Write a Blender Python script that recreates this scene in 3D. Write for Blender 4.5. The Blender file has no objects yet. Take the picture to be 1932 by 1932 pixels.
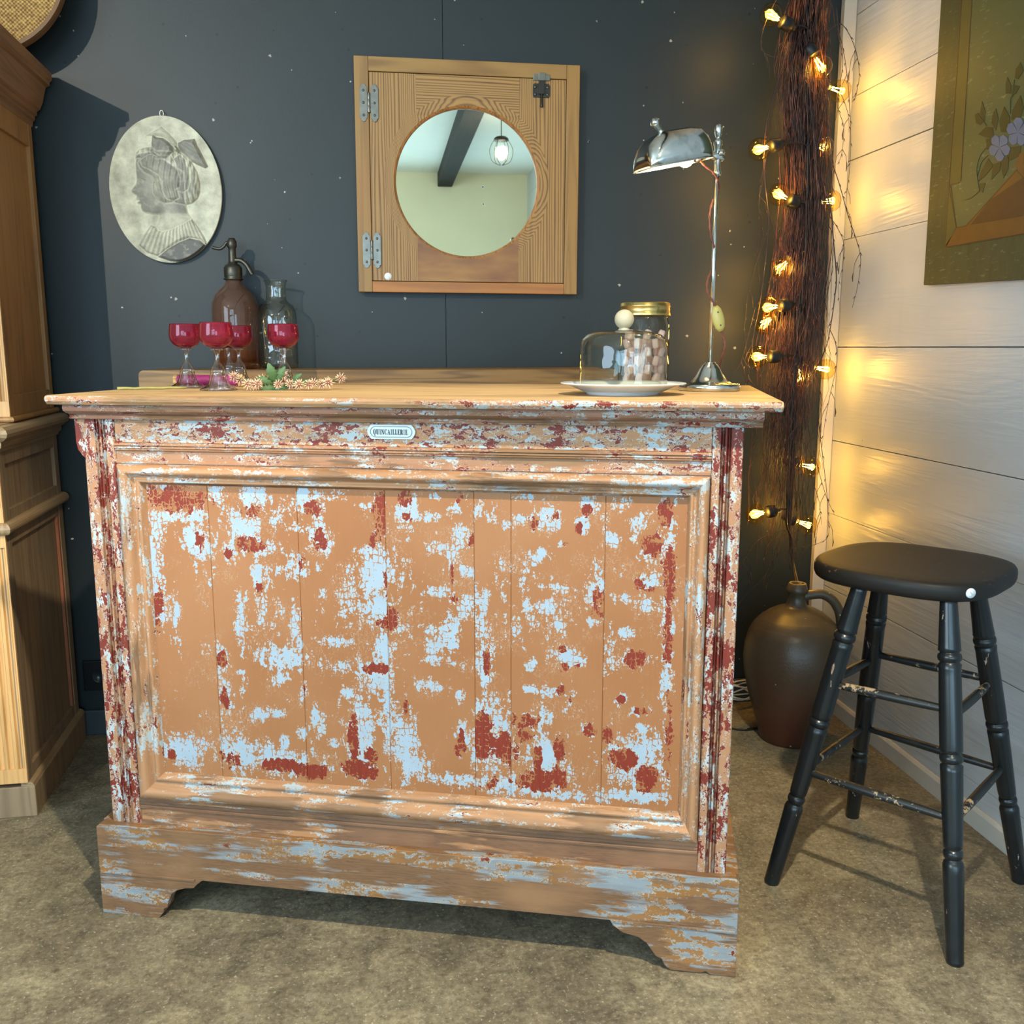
import bpy, bmesh, math, random
import numpy as np
from math import sin, cos, pi, radians, sqrt, atan2
from mathutils import Vector, Matrix

random.seed(7)
sc = bpy.context.scene
COL = sc.collection

# ------------------------------------------------------------------ camera
PITCH, YAW, CAMH, FPX = radians(9.86), radians(7.7), 1.10, 1790.0
cd = bpy.data.cameras.new('camera')
cam = bpy.data.objects.new('camera', cd); COL.objects.link(cam)
cam.location = (0, 0, CAMH)
cam.rotation_euler = (pi/2 - PITCH, 0, -YAW)
cd.sensor_fit = 'HORIZONTAL'; cd.sensor_width = 36.0; cd.lens = 36.0*FPX/1932
cd.clip_start = .02
sc.camera = cam

# ------------------------------------------------------------------ world, lights, exposure
w = bpy.data.worlds.new('world'); sc.world = w; w.use_nodes = True
w.node_tree.nodes['Background'].inputs[0].default_value = (.62, .80, 1, 1)
w.node_tree.nodes['Background'].inputs[1].default_value = 1.2
YW, XW, YF, XL, CEIL = 2.73, 1.345, -3.5, -2.7, 2.64   # room limits
def area(name, loc, rot, sx, sy, power, col):
    l = bpy.data.lights.new(name, 'AREA'); l.shape = 'RECTANGLE'; l.size = sx; l.size_y = sy
    l.energy = power; l.color = col
    o = bpy.data.objects.new(name, l); COL.objects.link(o); o.location = loc; o.rotation_euler = rot
    return o
def spot(name, loc, to, power, col, ang, blend, rad):
    l = bpy.data.lights.new(name, 'SPOT'); l.energy = power; l.color = col
    l.spot_size = radians(ang); l.spot_blend = blend; l.shadow_soft_size = rad
    o = bpy.data.objects.new(name, l); COL.objects.link(o); o.location = loc
    o.rotation_euler = (Vector(to)-Vector(loc)).to_track_quat('-Z', 'Y').to_euler()
    return o
COOL = (.46, .76, 1.0)
area('daylight_window_left', (-1.25, YF+.03, 1.35), (pi/2, 0, 0), 2.1, 1.7, 112, COOL)
area('daylight_window_right', (.67, YF+.03, 1.02), (pi/2, 0, 0), 1.15, 1.4, 62, COOL)
area('added_side_daylight', (XL+.03, -.7, 1.45), (pi/2, 0, -pi/2), 2.3, 1.4, 120, (.62, .82, 1.0))  # side daylight added to cool the right wall
spot('ceiling_spot_left', (-1.85, -.75, 2.36), (-.55, 2.7, 1.35), 320, (1, .92, .78), 46, .7, .012)
spot('ceiling_spot_centre', (.35, .35, 2.5), (-.10, 1.28, .3), 310, (1, .87, .64), 66, .45, .03)
sc.view_settings.view_transform = 'Standard'; sc.view_settings.look = 'None'
sc.view_settings.gamma = 1; sc.view_settings.use_curve_mapping = False
sc.view_settings.exposure = -0.12
sc.cycles.use_denoising = True
sc.cycles.max_bounces = 14; sc.cycles.transparent_max_bounces = 24
sc.cycles.transmission_bounces = 12; sc.cycles.sample_clamp_indirect = 6

# ------------------------------------------------------------------ where things stand: sight lines onto real planes
_F = Vector((sin(YAW)*cos(PITCH), cos(YAW)*cos(PITCH), -sin(PITCH)))
_R = Vector((cos(YAW), -sin(YAW), 0)); _U = _R.cross(_F); _C = Vector((0, 0, CAMH))
def ray(x, y): return _F*FPX + _R*(x-966) + _U*(966-y)
def at_y(x, y, Y): d = ray(x, y); return _C + d*(Y/d.y)
def at_x(x, y, X): d = ray(x, y); return _C + d*(X/d.x)
def at_z(x, y, Z=0): d = ray(x, y); return _C + d*((Z-CAMH)/d.z)
def at_pl(x, y, p, n): d = ray(x, y); return _C + d*((Vector(p)-_C).dot(n)/d.dot(n))

# ------------------------------------------------------------------ colour and material helpers
def L(h):
    h = h.lstrip('#'); r = []
    for i in (0, 2, 4):
        c = int(h[i:i+2], 16)/255
        r.append(c/12.92 if c <= .04045 else ((c+.055)/1.055)**2.4)
    return (*r, 1)
class NT:
    def __init__(s, name):
        s.m = bpy.data.materials.new(name); s.m.use_nodes = True
        s.t = s.m.node_tree; s.b = s.t.nodes['Principled BSDF']; s.out = s.t.nodes['Material Output']
    def n(s, typ, ins=None, **kw):
        nd = s.t.nodes.new(typ)
        for k, v in kw.items(): setattr(nd, k, v)
        for k, v in (ins or {}).items(): s.set(nd.inputs[k], v)
        return nd
    def set(s, sock, v):
        if isinstance(v, bpy.types.NodeSocket): s.t.links.new(v, sock)
        else: sock.default_value = v
    def math(s, op, a, b=0.0, c=None, clamp=False):
        nd = s.n('ShaderNodeMath', operation=op, use_clamp=clamp)
        s.set(nd.inputs[0], a); s.set(nd.inputs[1], b)
        if c is not None: s.set(nd.inputs[2], c)
        return nd.outputs[0]
    def mix(s, f, a, b, blend='MIX'):
        nd = s.n('ShaderNodeMix', data_type='RGBA', blend_type=blend)
        s.set(nd.inputs['Factor'], f); s.set(nd.inputs['A'], a); s.set(nd.inputs['B'], b)
        return nd.outputs['Result']
    def co(s, scale=(1, 1, 1), loc=(0, 0, 0), rot=(0, 0, 0), src='Object'):
        tc = s.n('ShaderNodeTexCoord')
        mp = s.n('ShaderNodeMapping', {'Location': loc, 'Scale': scale, 'Rotation': rot})
        s.t.links.new(tc.outputs[src], mp.inputs['Vector']); return mp.outputs[0]
    def noise(s, vec, scale, detail=3, rough=.55, dist=0):
        nd = s.n('ShaderNodeTexNoise', {'Vector': vec, 'Scale': scale, 'Detail': detail, 'Roughness': rough, 'Distortion': dist})
        return nd.outputs[0]
    def vor(s, vec, scale, feature='F1', rnd=1.0, out='Distance', metric='EUCLIDEAN'):
        nd = s.n('ShaderNodeTexVoronoi', feature=feature)
        if feature != 'DISTANCE_TO_EDGE': nd.distance = metric
        s.set(nd.inputs['Vector'], vec); s.set(nd.inputs['Scale'], scale); s.set(nd.inputs['Randomness'], rnd)
        return nd.outputs[out]
    def step(s, v, lo, hi):
        nd = s.n('ShaderNodeMapRange', {0: v, 1: lo, 2: hi}); nd.clamp = True; return nd.outputs[0]
    def ramp(s, v, stops):
        nd = s.n('ShaderNodeValToRGB', {0: v}); cr = nd.color_ramp
        while len(cr.elements) < len(stops): cr.elements.new(.5)
        for e, (p, c) in zip(cr.elements, stops): e.position = p; e.color = c
        return nd.outputs[0]
    def sep(s, v): nd = s.n('ShaderNodeSeparateXYZ', {0: v}); return nd.outputs
    def bump(s, h, strength=.3, dist=.002):
        nd = s.n('ShaderNodeBump', {'Height': h, 'Strength': strength, 'Distance': dist})
        s.t.links.new(nd.outputs[0], s.b.inputs['Normal'])
    def fin(s, col=None, rough=.5, metal=0, spec=None, coat=0):
        if col is not None: s.set(s.b.inputs['Base Color'], col)
        s.set(s.b.inputs['Roughness'], rough); s.set(s.b.inputs['Metallic'], metal)
        if spec is not None: s.b.inputs['Specular IOR Level'].default_value = spec
        if coat: s.b.inputs['Coat Weight'].default_value = coat; s.b.inputs['Coat Roughness'].default_value = .15
        return s.m

def plain(name, c, rough=.5, metal=0, var=.25, scale=40, bump=.1, spec=None):
    t = NT(name); n = t.noise(t.co(), scale, 4)
    c = L(c); d = tuple(v*(1-var) for v in c[:3])+(1,); e = tuple(min(1, v*(1+var)) for v in c[:3])+(1,)
    t.bump(n, bump, .001)
    return t.fin(t.mix(n, d, e), rough, metal, spec)

GR = {'x': (.05, 1, 1), 'y': (1, .05, 1), 'z': (1, 1, .05)}
def wood(name, light, dark, grain='z', freq=70, lines=.6, stain=.3, rough=.55, stainc=None, ring=None, off=0, thr=.5):
    t = NT(name); g = t.co(GR[grain], (off, off*.7, off*.3))
    warp = t.noise(t.co(), 5, 2)
    fine = t.noise(g, freq*3, 5, .6)
    if ring:      # growth rings bending round a turned opening at ring=(x, z, radius)
        o = t.sep(t.co())
        r = t.math('SQRT', t.math('ADD', t.math('POWER', t.math('SUBTRACT', o[0], ring[0]), 2), t.math('POWER', t.math('SUBTRACT', o[2], ring[1]), 2)))
        near = t.step(r, ring[2]*1.13, ring[2]*1.0)
        base = o[0] if grain == 'z' else o[2]
        ph = t.math('ADD', t.math('MULTIPLY', base, freq*26), t.math('MULTIPLY', t.noise(t.co(GR[grain]), 9, 3), 60))
        ph = t.math('ADD', ph, t.math('MULTIPLY', near, t.math('MULTIPLY', t.math('POWER', r, .5), 75)))
        ln = t.math('ADD', t.math('MULTIPLY', t.math('SINE', ph), .5), .5)
        ln = t.math('POWER', ln, 2.2)
    else:
        wv = t.noise(g, freq, 2, .4, .4)
        ln = t.math('ADD', t.math('MULTIPLY', t.math('SINE', t.math('MULTIPLY', wv, 42)), .5), .5)
        ln = t.math('POWER', ln, 2.0)
    f = t.math('ADD', t.math('MULTIPLY', ln, lines), t.math('MULTIPLY', t.math('SUBTRACT', fine, .5), .9), clamp=True)
    c = t.mix(f, L(light), L(dark))
    if stain:
        s = t.step(t.noise(t.co((.35, 1, 1) if grain == 'x' else (1, 1, .35), (3+off, 1, off)), 7, 4, .6), thr, thr+.25)
        c = t.mix(t.math('MULTIPLY', s, stain), c, L(stainc or dark))
    t.bump(f, .12, .001)
    return t.fin(c, rough)

def peel(name, ax='z', blue=-.3, red=-.3, bare=-.6, S=1.0, attr=False, base='#aa7a52', barec='#7c5c40',
         bluec='#a9b7be', redc='#74281a', white='#c6bca6', grime=.0, seed=0., aniso=.28):
    """old shop paint: tan over pale blue over oxblood, flaked; wear sits in the surface itself"""
    t = NT(name)
    st = {'z': (1, 1, aniso), 'x': (aniso, 1, 1)}[ax]
    co = t.co(st, (seed, seed*.3, seed*.7)); iso = t.co((1, 1, 1), (seed*.2, 0, seed))
    # small warp makes the flake edges ragged
    wn = t.n('ShaderNodeTexNoise', {'Vector': iso, 'Scale': 90*S, 'Detail': 2})
    wv = t.n('ShaderNodeVectorMath', {0: wn.outputs[1], 1: (.5, .5, .5)}, operation='SUBTRACT')
    ws = t.n('ShaderNodeVectorMath', {0: wv.outputs[0]}, operation='SCALE'); ws.inputs['Scale'].default_value = .018/S
    wa = t.n('ShaderNodeVectorMath', {0: co, 1: ws.outputs[0]}, operation='ADD'); cw = wa.outputs[0]
    n1 = t.noise(cw, (95 if attr else 80)*S, 6, .72); n2 = t.noise(iso, (16 if attr else 9)*S, 3, .6)
    cell = t.sep(t.vor(cw, (150 if attr else 110)*S, out='Color', metric='CHEBYCHEV', rnd=.8))[0]
    val = t.math('MULTIPLY', t.math('SUBTRACT', n1, .5), 4.2)
    val = t.math('ADD', val, t.math('MULTIPLY', t.math('SUBTRACT', cell, .5), .9))
    val = t.math('ADD', val, t.math('MULTIPLY', t.math('SUBTRACT', n2, .5), 1.9 if attr else 2.6))
    n3 = t.noise(cw, 75*S, 5, .6); n4 = t.noise(iso, 13*S, 2)
    vr = t.math('ADD', t.math('MULTIPLY', t.math('SUBTRACT', n3, .5), 3.6), t.math('MULTIPLY', t.math('SUBTRACT', n4, .5), 1.0 if attr else 2.6))
    if attr:   # flakes part along a fine grid of cracks
        ce = t.vor(t.co((1, 1, .7), (seed, 0, seed)), 120*S, 'DISTANCE_TO_EDGE', rnd=.55)
        val = t.math('SUBTRACT', val, t.math('MULTIPLY', t.math('SUBTRACT', 1, t.step(ce, .04, .11)), t.math('MULTIPLY', t.step(n2, .35, .6), .75)))
        a = t.n('ShaderNodeAttribute', attribute_name='wear'); sp = t.sep(a.outputs['Vector'])
        D = t.math('SUBTRACT', t.math('MULTIPLY', sp[0], 1.55), .86)
        R = t.math('SUBTRACT', t.math('MULTIPLY', sp[1], 1.75), .86)
    else: D, R = blue, red
    vb = t.math('ADD', val, D); vr = t.math('ADD', vr, R)
    mb = t.step(vb, 0, .03); mr = t.math('MULTIPLY', t.step(vr, 0, .04), t.step(vb, .10 if not attr else -.12, .14 if not attr else -.08))
    edge = t.math('MULTIPLY', t.step(vb, -.05, 0), t.math('SUBTRACT', 1, t.step(vb, .06, .12)))
    edger = t.math('MULTIPLY', t.step(vr, -.16, -.04), t.step(vb, .05, .1))
    fine = t.noise(t.co({'z': (1, 1, .04), 'x': (.04, 1, 1)}[ax]), 260, 4, .6)
    big = t.noise(iso, 3.5, 2)
    tb = L(base); tan = t.mix(fine, tuple(v*.93 for v in tb[:3])+(1,), tuple(v*1.05 for v in tb[:3])+(1,))
    tan = t.mix(t.math('MULTIPLY', t.step(big, .4, .65), .35), tan, L('#a97a55'))
    # hairline crackle in the tan coat
    ck = t.vor(cw, 130*S, 'DISTANCE_TO_EDGE')
    crk = t.math('MULTIPLY', t.math('SUBTRACT', 1, t.step(ck, .008, .03)), t.math('MULTIPLY', t.step(n2, .5, .6), .35))
    tan = t.mix(crk, tan, L(white))
    bc = t.mix(t.noise(iso, 30, 3), L(bluec), tuple(v*.82 for v in L(bluec)[:3])+(1,))
    rc = t.mix(fine, tuple(v*.6 for v in L(redc)[:3])+(1,), tuple(v*1.3 for v in L(redc)[:3])+(1,))
    c = t.mix(mb, tan, bc)
    c = t.mix(t.math('MULTIPLY', edger, .55), c, L(white))
    c = t.mix(t.math('MULTIPLY', edge, .6), c, L(white))
    c = t.mix(mr, c, rc)
    if bare > -1.5:
        nb = t.noise(t.co({'z': (1, 1, .1), 'x': (.1, 1, 1)}[ax], (0, 0, seed+4)), 34, 5, .65)
        nb2 = t.noise(t.co((1, 1, 1), (seed, 2, 1)), 6, 2)
        vv = t.math('ADD', t.math('ADD', t.math('MULTIPLY', t.math('SUBTRACT', nb, .5), 3.2), t.math('MULTIPLY', t.math('SUBTRACT', nb2, .5), 2.2)), bare)
        wl = t.noise(t.co({'z': (1, 1, .04), 'x': (.04, 1, 1)}[ax]), 130, 4, .6, .5)
        bw = t.mix(t.math('POWER', t.math('ABSOLUTE', t.math('SINE', t.math('MULTIPLY', wl, 30))), .6), tuple(v*.55 for v in L(barec)[:3])+(1,), L(barec))
        bw = t.mix(t.step(nb2, .5, .7), bw, tuple(v*1.35 for v in L(barec)[:3])+(1,))
        c = t.mix(t.step(vv, 0, .25), c, bw)
    if grime:
        gm = t.step(t.noise(t.co({'z': (1, 1, .12), 'x': (.12, 1, 1)}[ax]), 40, 4, .7), .45, .75)
        c = t.mix(t.math('MULTIPLY', gm, grime), c, L('#5d4636'))
    h = t.math('ADD', t.math('MULTIPLY', mb, -.5), t.math('ADD', t.math('MULTIPLY', mr, -.4), t.math('MULTIPLY', fine, .02 if attr else .12)))
    t.bump(h, .3, .0010)
    return t.fin(c, .55, spec=.35)

def glassy(name, tint='#ffffff', rough=.0, ior=1.5):
    t = NT(name); b = t.b
    b.inputs['Transmission Weight'].default_value = 1; b.inputs['IOR'].default_value = ior
    b.inputs['Base Color'].default_value = L(tint); b.inputs['Roughness'].default_value = rough
    return t.m
def thin(name, tint='#f4f6f2', k=1.0, edge='#b9bdb2', ripple=0):
    """thin blown glass as one wall: mostly see-through, mirror-like at grazing"""
    t = NT(name)
    tr = t.n('ShaderNodeBsdfTransparent'); gl = t.n('ShaderNodeBsdfGlossy', {'Roughness': .03})
    lw = t.n('ShaderNodeLayerWeight', {0: .5}); lf = t.n('ShaderNodeLayerWeight', {0: .5})
    fres = t.math('ADD', .045, t.math('MULTIPLY', .9, t.math('POWER', lf.outputs['Facing'], 4.0)))
    tr_c = t.mix(t.math('POWER', lw.outputs['Facing'], 5.0), L(tint), L(edge)); t.set(tr.inputs[0], tr_c)
    if ripple:
        bp = t.n('ShaderNodeBump', {'Height': t.noise(t.co(), 18, 2), 'Strength': ripple, 'Distance': .01})
        t.set(gl.inputs['Normal'], bp.outputs[0]); t.set(lf.inputs['Normal'], bp.outputs[0])
    mx = t.n('ShaderNodeMixShader', {0: t.math('MULTIPLY', fres, k, clamp=True), 1: tr.outputs[0], 2: gl.outputs[0]})
    t.t.links.new(mx.outputs[0], t.out.inputs[0]); return t.m
def glow(name, c, s):
    t = NT(name); t.b.inputs['Base Color'].default_value = L(c)
    t.b.inputs['Emission Color'].default_value = L(c); t.b.inputs['Emission Strength'].default_value = s; return t.m

# ------------------------------------------------------------------ mesh builder
class MB:
    def __init__(s): s.v = []; s.f = []; s.sm = []; s.M = Matrix()
    def add(s, vs, fs, smooth=False):
        o = len(s.v); s.v += [tuple(s.M @ Vector(p)) for p in vs]
        s.f += [tuple(o+i for i in f) for f in fs]; s.sm += [smooth]*len(fs); return s
    def box(s, a, b):
        x0, y0, z0 = a; x1, y1, z1 = b
        v = [(x0,y0,z0),(x1,y0,z0),(x1,y1,z0),(x0,y1,z0),(x0,y0,z1),(x1,y0,z1),(x1,y1,z1),(x0,y1,z1)]
        return s.add(v, [(0,3,2,1),(4,5,6,7),(0,1,5,4),(1,2,6,5),(2,3,7,6),(3,0,4,7)])
    def prism(s, poly, axis, a, b, smooth=False):
        n = len(poly)
        def P(p, t):
            return {'x': (t, p[0], p[1]), 'y': (p[0], t, p[1]), 'z': (p[0], p[1], t)}[axis]
        v = [P(p, a) for p in poly] + [P(p, b) for p in poly]
        ar = sum(poly[i][0]*poly[(i+1) % n][1]-poly[(i+1) % n][0]*poly[i][1] for i in range(n))
        flip = (ar < 0) != (axis == 'y') ; flip = flip != (b < a)
        fs = [tuple(range(n))[::-1], tuple(range(n, 2*n))] + [(i, (i+1) % n, n+(i+1) % n, n+i) for i in range(n)]
        if flip: fs = [f[::-1] for f in fs]
        o = len(s.f); s.add(v, fs)
        if smooth:
            for k in range(o+2, len(s.f)): s.sm[k] = True
        return s
    def lathe(s, prof, c=(0, 0, 0), seg=32, closed=False, smooth=True, axis=None, ell=(1, 1)):
        M = Matrix.Translation(c)
        if axis is not None: M = M @ Vector(axis).to_track_quat('Z', 'Y').to_matrix().to_4x4()
        v = []; f = []; n = len(prof)
        for r, z in prof:
            for k in range(seg):
                a = 2*pi*k/seg; v.append(M @ Vector((max(r, 1e-5)*cos(a)*ell[0], max(r, 1e-5)*sin(a)*ell[1], z)))
        for i in range(n if closed else n-1):
            j = (i+1) % n
            for k in range(seg):
                l = (k+1) % seg; f.append((i*seg+k, i*seg+l, j*seg+l, j*seg+k))
        if not closed:
            if prof[0][0] > 1e-4: f.append(tuple(range(seg))[::-1])
            if prof[-1][0] > 1e-4: f.append(tuple((n-1)*seg+k for k in range(seg)))
        return s.add(v, f, smooth)
    def tube(s, pts, r, seg=8, smooth=True, cap=True):
        pts = [Vector(p) for p in pts]; n = len(pts)
        rs = r if isinstance(r, (list, tuple)) else [r]*n
        v = []; f = []; up = None
        for i, p in enumerate(pts):
            t = (pts[min(i+1, n-1)]-pts[max(i-1, 0)])
            if t.length < 1e-9: t = Vector((0, 0, 1))
            t.normalize()
            if up is None: up = t.orthogonal().normalized()
            up = (up - t*up.dot(t))
            up = up.normalized() if up.length > 1e-6 else t.orthogonal().normalized()
            w_ = t.cross(up)
            for k in range(seg):
                a = 2*pi*k/seg; v.append(p + (up*cos(a)+w_*sin(a))*rs[i])
        for i in range(n-1):
            for k in range(seg):
                l = (k+1) % seg; f.append((i*seg+k, i*seg+l, (i+1)*seg+l, (i+1)*seg+k))
        if cap: f.append(tuple(range(seg))[::-1]); f.append(tuple((n-1)*seg+k for k in range(seg)))
        return s.add(v, f, smooth)
    def frame(s, outer, inner, prof, y):
        """mitred moulding: prof = [(t, h)], t 0 at the outer rect and 1 at the inner, h stands proud of plane y"""
        rings = []
        for t, h in prof:
            x0, x1, z0, z1 = [o+(i-o)*t for o, i in zip(outer, inner)]
            rings.append([(x0, y-h, z0), (x1, y-h, z0), (x1, y-h, z1), (x0, y-h, z1)])
        v = [p for r in rings for p in r]; f = []
        for i in range(len(rings)-1):
            for k in range(4):
                l = (k+1) % 4; f.append((i*4+k, i*4+l, (i+1)*4+l, (i+1)*4+k))
        return s.add(v, f)
    def sphere(s, c, r, seg=16, ell=1.0, axis=None):
        return s.lathe([(r*sin(pi*i/(seg//2)), -r*ell*cos(pi*i/(seg//2))) for i in range(seg//2+1)], c, seg, axis=axis)

def tag(o, label=None, cat=None, group=None, kind=None):
    if label: o['label'] = label
    if cat: o['category'] = cat
    if group: o['group'] = group
    if kind: o['kind'] = kind
    return o
def root(name, loc, label, cat, group=None, rz=0):
    o = bpy.data.objects.new(name, None); COL.objects.link(o); o.location = loc; o.rotation_euler = (0, 0, rz)
    o.empty_display_size = .02
    return tag(o, label, cat, group)
def wmat(o):
    M = Matrix.Translation(o.location) @ o.rotation_euler.to_matrix().to_4x4()
    return wmat(o.parent) @ M if o.parent else M
def build(mb, name, mat, parent=None, local=False, bevel=0, origin=None, sub=0, solid=0):
    """links the collected shape as ONE mesh; world coordinates unless local"""
    me = bpy.data.meshes.new(name)
    vs = mb.v
    if parent is not None and not local:
        I = wmat(parent).inverted(); vs = [tuple(I @ Vector(p)) for p in vs]
    if origin is not None: vs = [(p[0]-origin[0], p[1]-origin[1], p[2]-origin[2]) for p in vs]
    me.from_pydata(vs, [], mb.f); me.polygons.foreach_set('use_smooth', mb.sm); me.update()
    if isinstance(mat, (list, tuple)):
        for m in mat: me.materials.append(m)
    else: me.materials.append(mat)
    o = bpy.data.objects.new(name, me); COL.objects.link(o)
    if origin is not None: o.location = origin
    if parent is not None: o.parent = parent
    if solid:
        md = o.modifiers.new('solid', 'SOLIDIFY'); md.thickness = solid; md.offset = 0
    if bevel:
        md = o.modifiers.new('bevel', 'BEVEL'); md.width = bevel; md.segments = 2; md.limit_method = 'ANGLE'; md.angle_limit = radians(35)
    if sub:
        md = o.modifiers.new('sub', 'SUBSURF'); md.levels = sub; md.render_levels = sub
    return o
def copy_tree(o, parent=None):
    c = o.copy(); COL.objects.link(c)
    if parent is not None: c.parent = parent
    for ch in o.children: copy_tree(ch, c)
    return c
def arc(cx, cy, r, a0, a1, n=8):
    return [(cx+r*cos(radians(a0+(a1-a0)*i/n)), cy+r*sin(radians(a0+(a1-a0)*i/n))) for i in range(n+1)]
def smooth_path(pts, n=6):
    P = [Vector(p) for p in pts]; out = []
    for i in range(len(P)-1):
        a, b, c, d = P[max(i-1, 0)], P[i], P[i+1], P[min(i+2, len(P)-1)]
        for k in range(n):
            t = k/n
            out.append(.5*((2*b)+(c-a)*t+(2*a-5*b+4*c-d)*t*t+(3*b-a-3*c+d)*t**3))
    out.append(P[-1]); return out

# ================================================================== SETTING
def wall_paint():
    t = NT('slate_paint'); c0 = t.co()
    n = t.noise(c0, 2.5, 4, .6); fine = t.noise(c0, 260, 3)
    c = t.mix(n, L('#1d2425'), L('#242c2d'))
    # old nail holes and chips, pale filler or dark
    for k, (s_, r_, colr, p) in enumerate([(13, .055, '#a9a496', .40), (17, .075, '#0b0e0f', .40), (9, .030, '#cfc9b9', .35), (26, .06, '#b5b3a4', .72)]):
        v = t.n('ShaderNodeTexVoronoi', {'Vector': t.co((1, 0, 1), (k*1.7, 0, k*.9)), 'Scale': s_})
        wob = t.math('ADD', v.outputs['Distance'], t.math('MULTIPLY', t.math('SUBTRACT', t.noise(c0, 190, 2), .5), .09))
        rr = t.sep(v.outputs['Color'])
        m = t.math('MULTIPLY', t.math('SUBTRACT', 1, t.step(wob, r_*.7, r_)), t.math('GREATER_THAN', rr[0], p))
        m = t.math('MULTIPLY', m, t.math('GREATER_THAN', t.noise(c0, 3+k, 1), .36))
        c = t.mix(t.math('MULTIPLY', m, .85), c, L(colr))
    # scratches
    for k, (rot, sc_) in enumerate([(.5, 3), (-.9, 4), (1.45, 5)]):
        q = t.noise(t.co((26, 1, .9), (k*3, 0, 0), (0, rot, 0)), sc_, 2, .4)
        m = t.math('MULTIPLY', t.math('SUBTRACT', 1, t.step(t.math('ABSOLUTE', t.math('SUBTRACT', q, .5)), .0, .006)), t.step(t.noise(c0, 4+k, 2), .58, .66))
        c = t.mix(t.math('MULTIPLY', m, .6), c, L('#0c1011'))
    t.bump(t.math('ADD', t.math('MULTIPLY', fine, .5), n), .12, .002)
    return t.fin(c, .48, spec=.4)
M_WALL = wall_paint()

def white_boards():
    t = NT('white_painted_boards')
    br = t.noise(t.co((1, .05, 1)), 60, 5, .65, .3); bg = t.noise(t.co((1, .35, 1)), 5, 3)
    ln = t.math('SINE', t.math('MULTIPLY', t.noise(t.co((1, .09, 1)), 12, 3, .5, .6), 46))
    c = t.mix(bg, L('#aab1b6'), L('#c3c8ca'))
    c = t.mix(t.math('MULTIPLY', t.step(t.noise(t.co((1, 1, .12)), 9, 3), .55, .8), .25), c, L('#9fa5a6'))
    v = t.n('ShaderNodeTexVoronoi', {'Vector': t.co((0, 1, 1)), 'Scale': 5.5})
    dot = t.math('MULTIPLY', t.math('SUBTRACT', 1, t.step(v.outputs['Distance'], .012, .02)), t.math('GREATER_THAN', t.sep(v.outputs['Color'])[0], .45))
    c = t.mix(dot, c, L('#8d8f8c'))
    t.bump(t.math('ADD', t.math('ADD', br, t.math('MULTIPLY', ln, .12)), t.math('MULTIPLY', dot, -2)), .5, .003)
    return t.fin(c, .38, spec=.5)
M_BOARD = white_boards()
M_CREAM = plain('cream_plaster', '#f3e9c9', .85, var=.06, scale=4)
M_CEIL = plain('ceiling_white', '#e6e6e0', .8, var=.05, scale=6)

def floor_mat():
    t = NT('stained_concrete'); c0 = t.co()
    a = t.noise(c0, 2.2, 5, .62, .6); b = t.noise(c0, 11, 6, .72, .8); f = t.noise(c0, 90, 5, .75); g = t.noise(c0, 1.3, 2)
    c = t.ramp(t.math('ADD', t.math('MULTIPLY', a, .45), t.math('MULTIPLY', b, .55)),
               [(.32, L('#423b31')), (.44, L('#6c6250')), (.54, L('#887c64')), (.68, L('#ada182'))])
    c = t.mix(t.math('MULTIPLY', t.step(g, .45, .62), .35), c, L('#8f8669'))
    c = t.mix(t.math('MULTIPLY', t.step(t.noise(c0, 28, 5, .7), .54, .68), .5), c, L('#4a4236'))
    c = t.mix(t.math('MULTIPLY', t.step(t.noise(c0, 23, 5, .7), .56, .72), .35), c, L('#b0aa92'))
    c = t.mix(t.step(f, .42, .66), c, t.mix(.55, c, L('#2f2a22')), 'MIX')
    c = t.mix(t.step(t.noise(c0, 140, 3, .7), .58, .72), c, t.mix(.5, c, L('#d8cfb4')), 'MIX')
    v = t.n('ShaderNodeTexVoronoi', {'Vector': t.co((1, 1, 0)), 'Scale': 9})
    d = t.math('MULTIPLY', t.math('SUBTRACT', 1, t.step(v.outputs['Distance'], .012, .022)), t.math('GREATER_THAN', t.sep(v.outputs['Color'])[0], .5))
    c = t.mix(t.math('MULTIPLY', d, .8), c, L('#d6d0bd'))
    t.bump(t.math('ADD', b, t.math('MULTIPLY', f, .6)), .25, .003)
    return t.fin(c, .55, spec=.35)
def struct(name, mb, mat, bevel=0): return tag(build(mb, name, mat, bevel=bevel), kind='structure')

struct('floor', MB().box((XL-.1, YF-.1, -.06), (XW+.1, YW+.1, 0)), floor_mat())
struct('ceiling', MB().box((XL-.1, YF-.1, CEIL), (XW+.1, YW+.1, CEIL+.06)), M_CEIL)
# dark boarded wall at the back: sheets with hairline joints
seam = at_y(838, 330, YW).x
m = MB()
xs = [XL, seam-2.44, seam-1.22, seam, seam+1.22, XW]
for a, b in zip(xs[:-1], xs[1:]):
    if b > a: m.box((max(a, XL)+.0008, YW, 0), (b-.0008, YW+.05, CEIL))
struct('wall_back', m, M_WALL)
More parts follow.
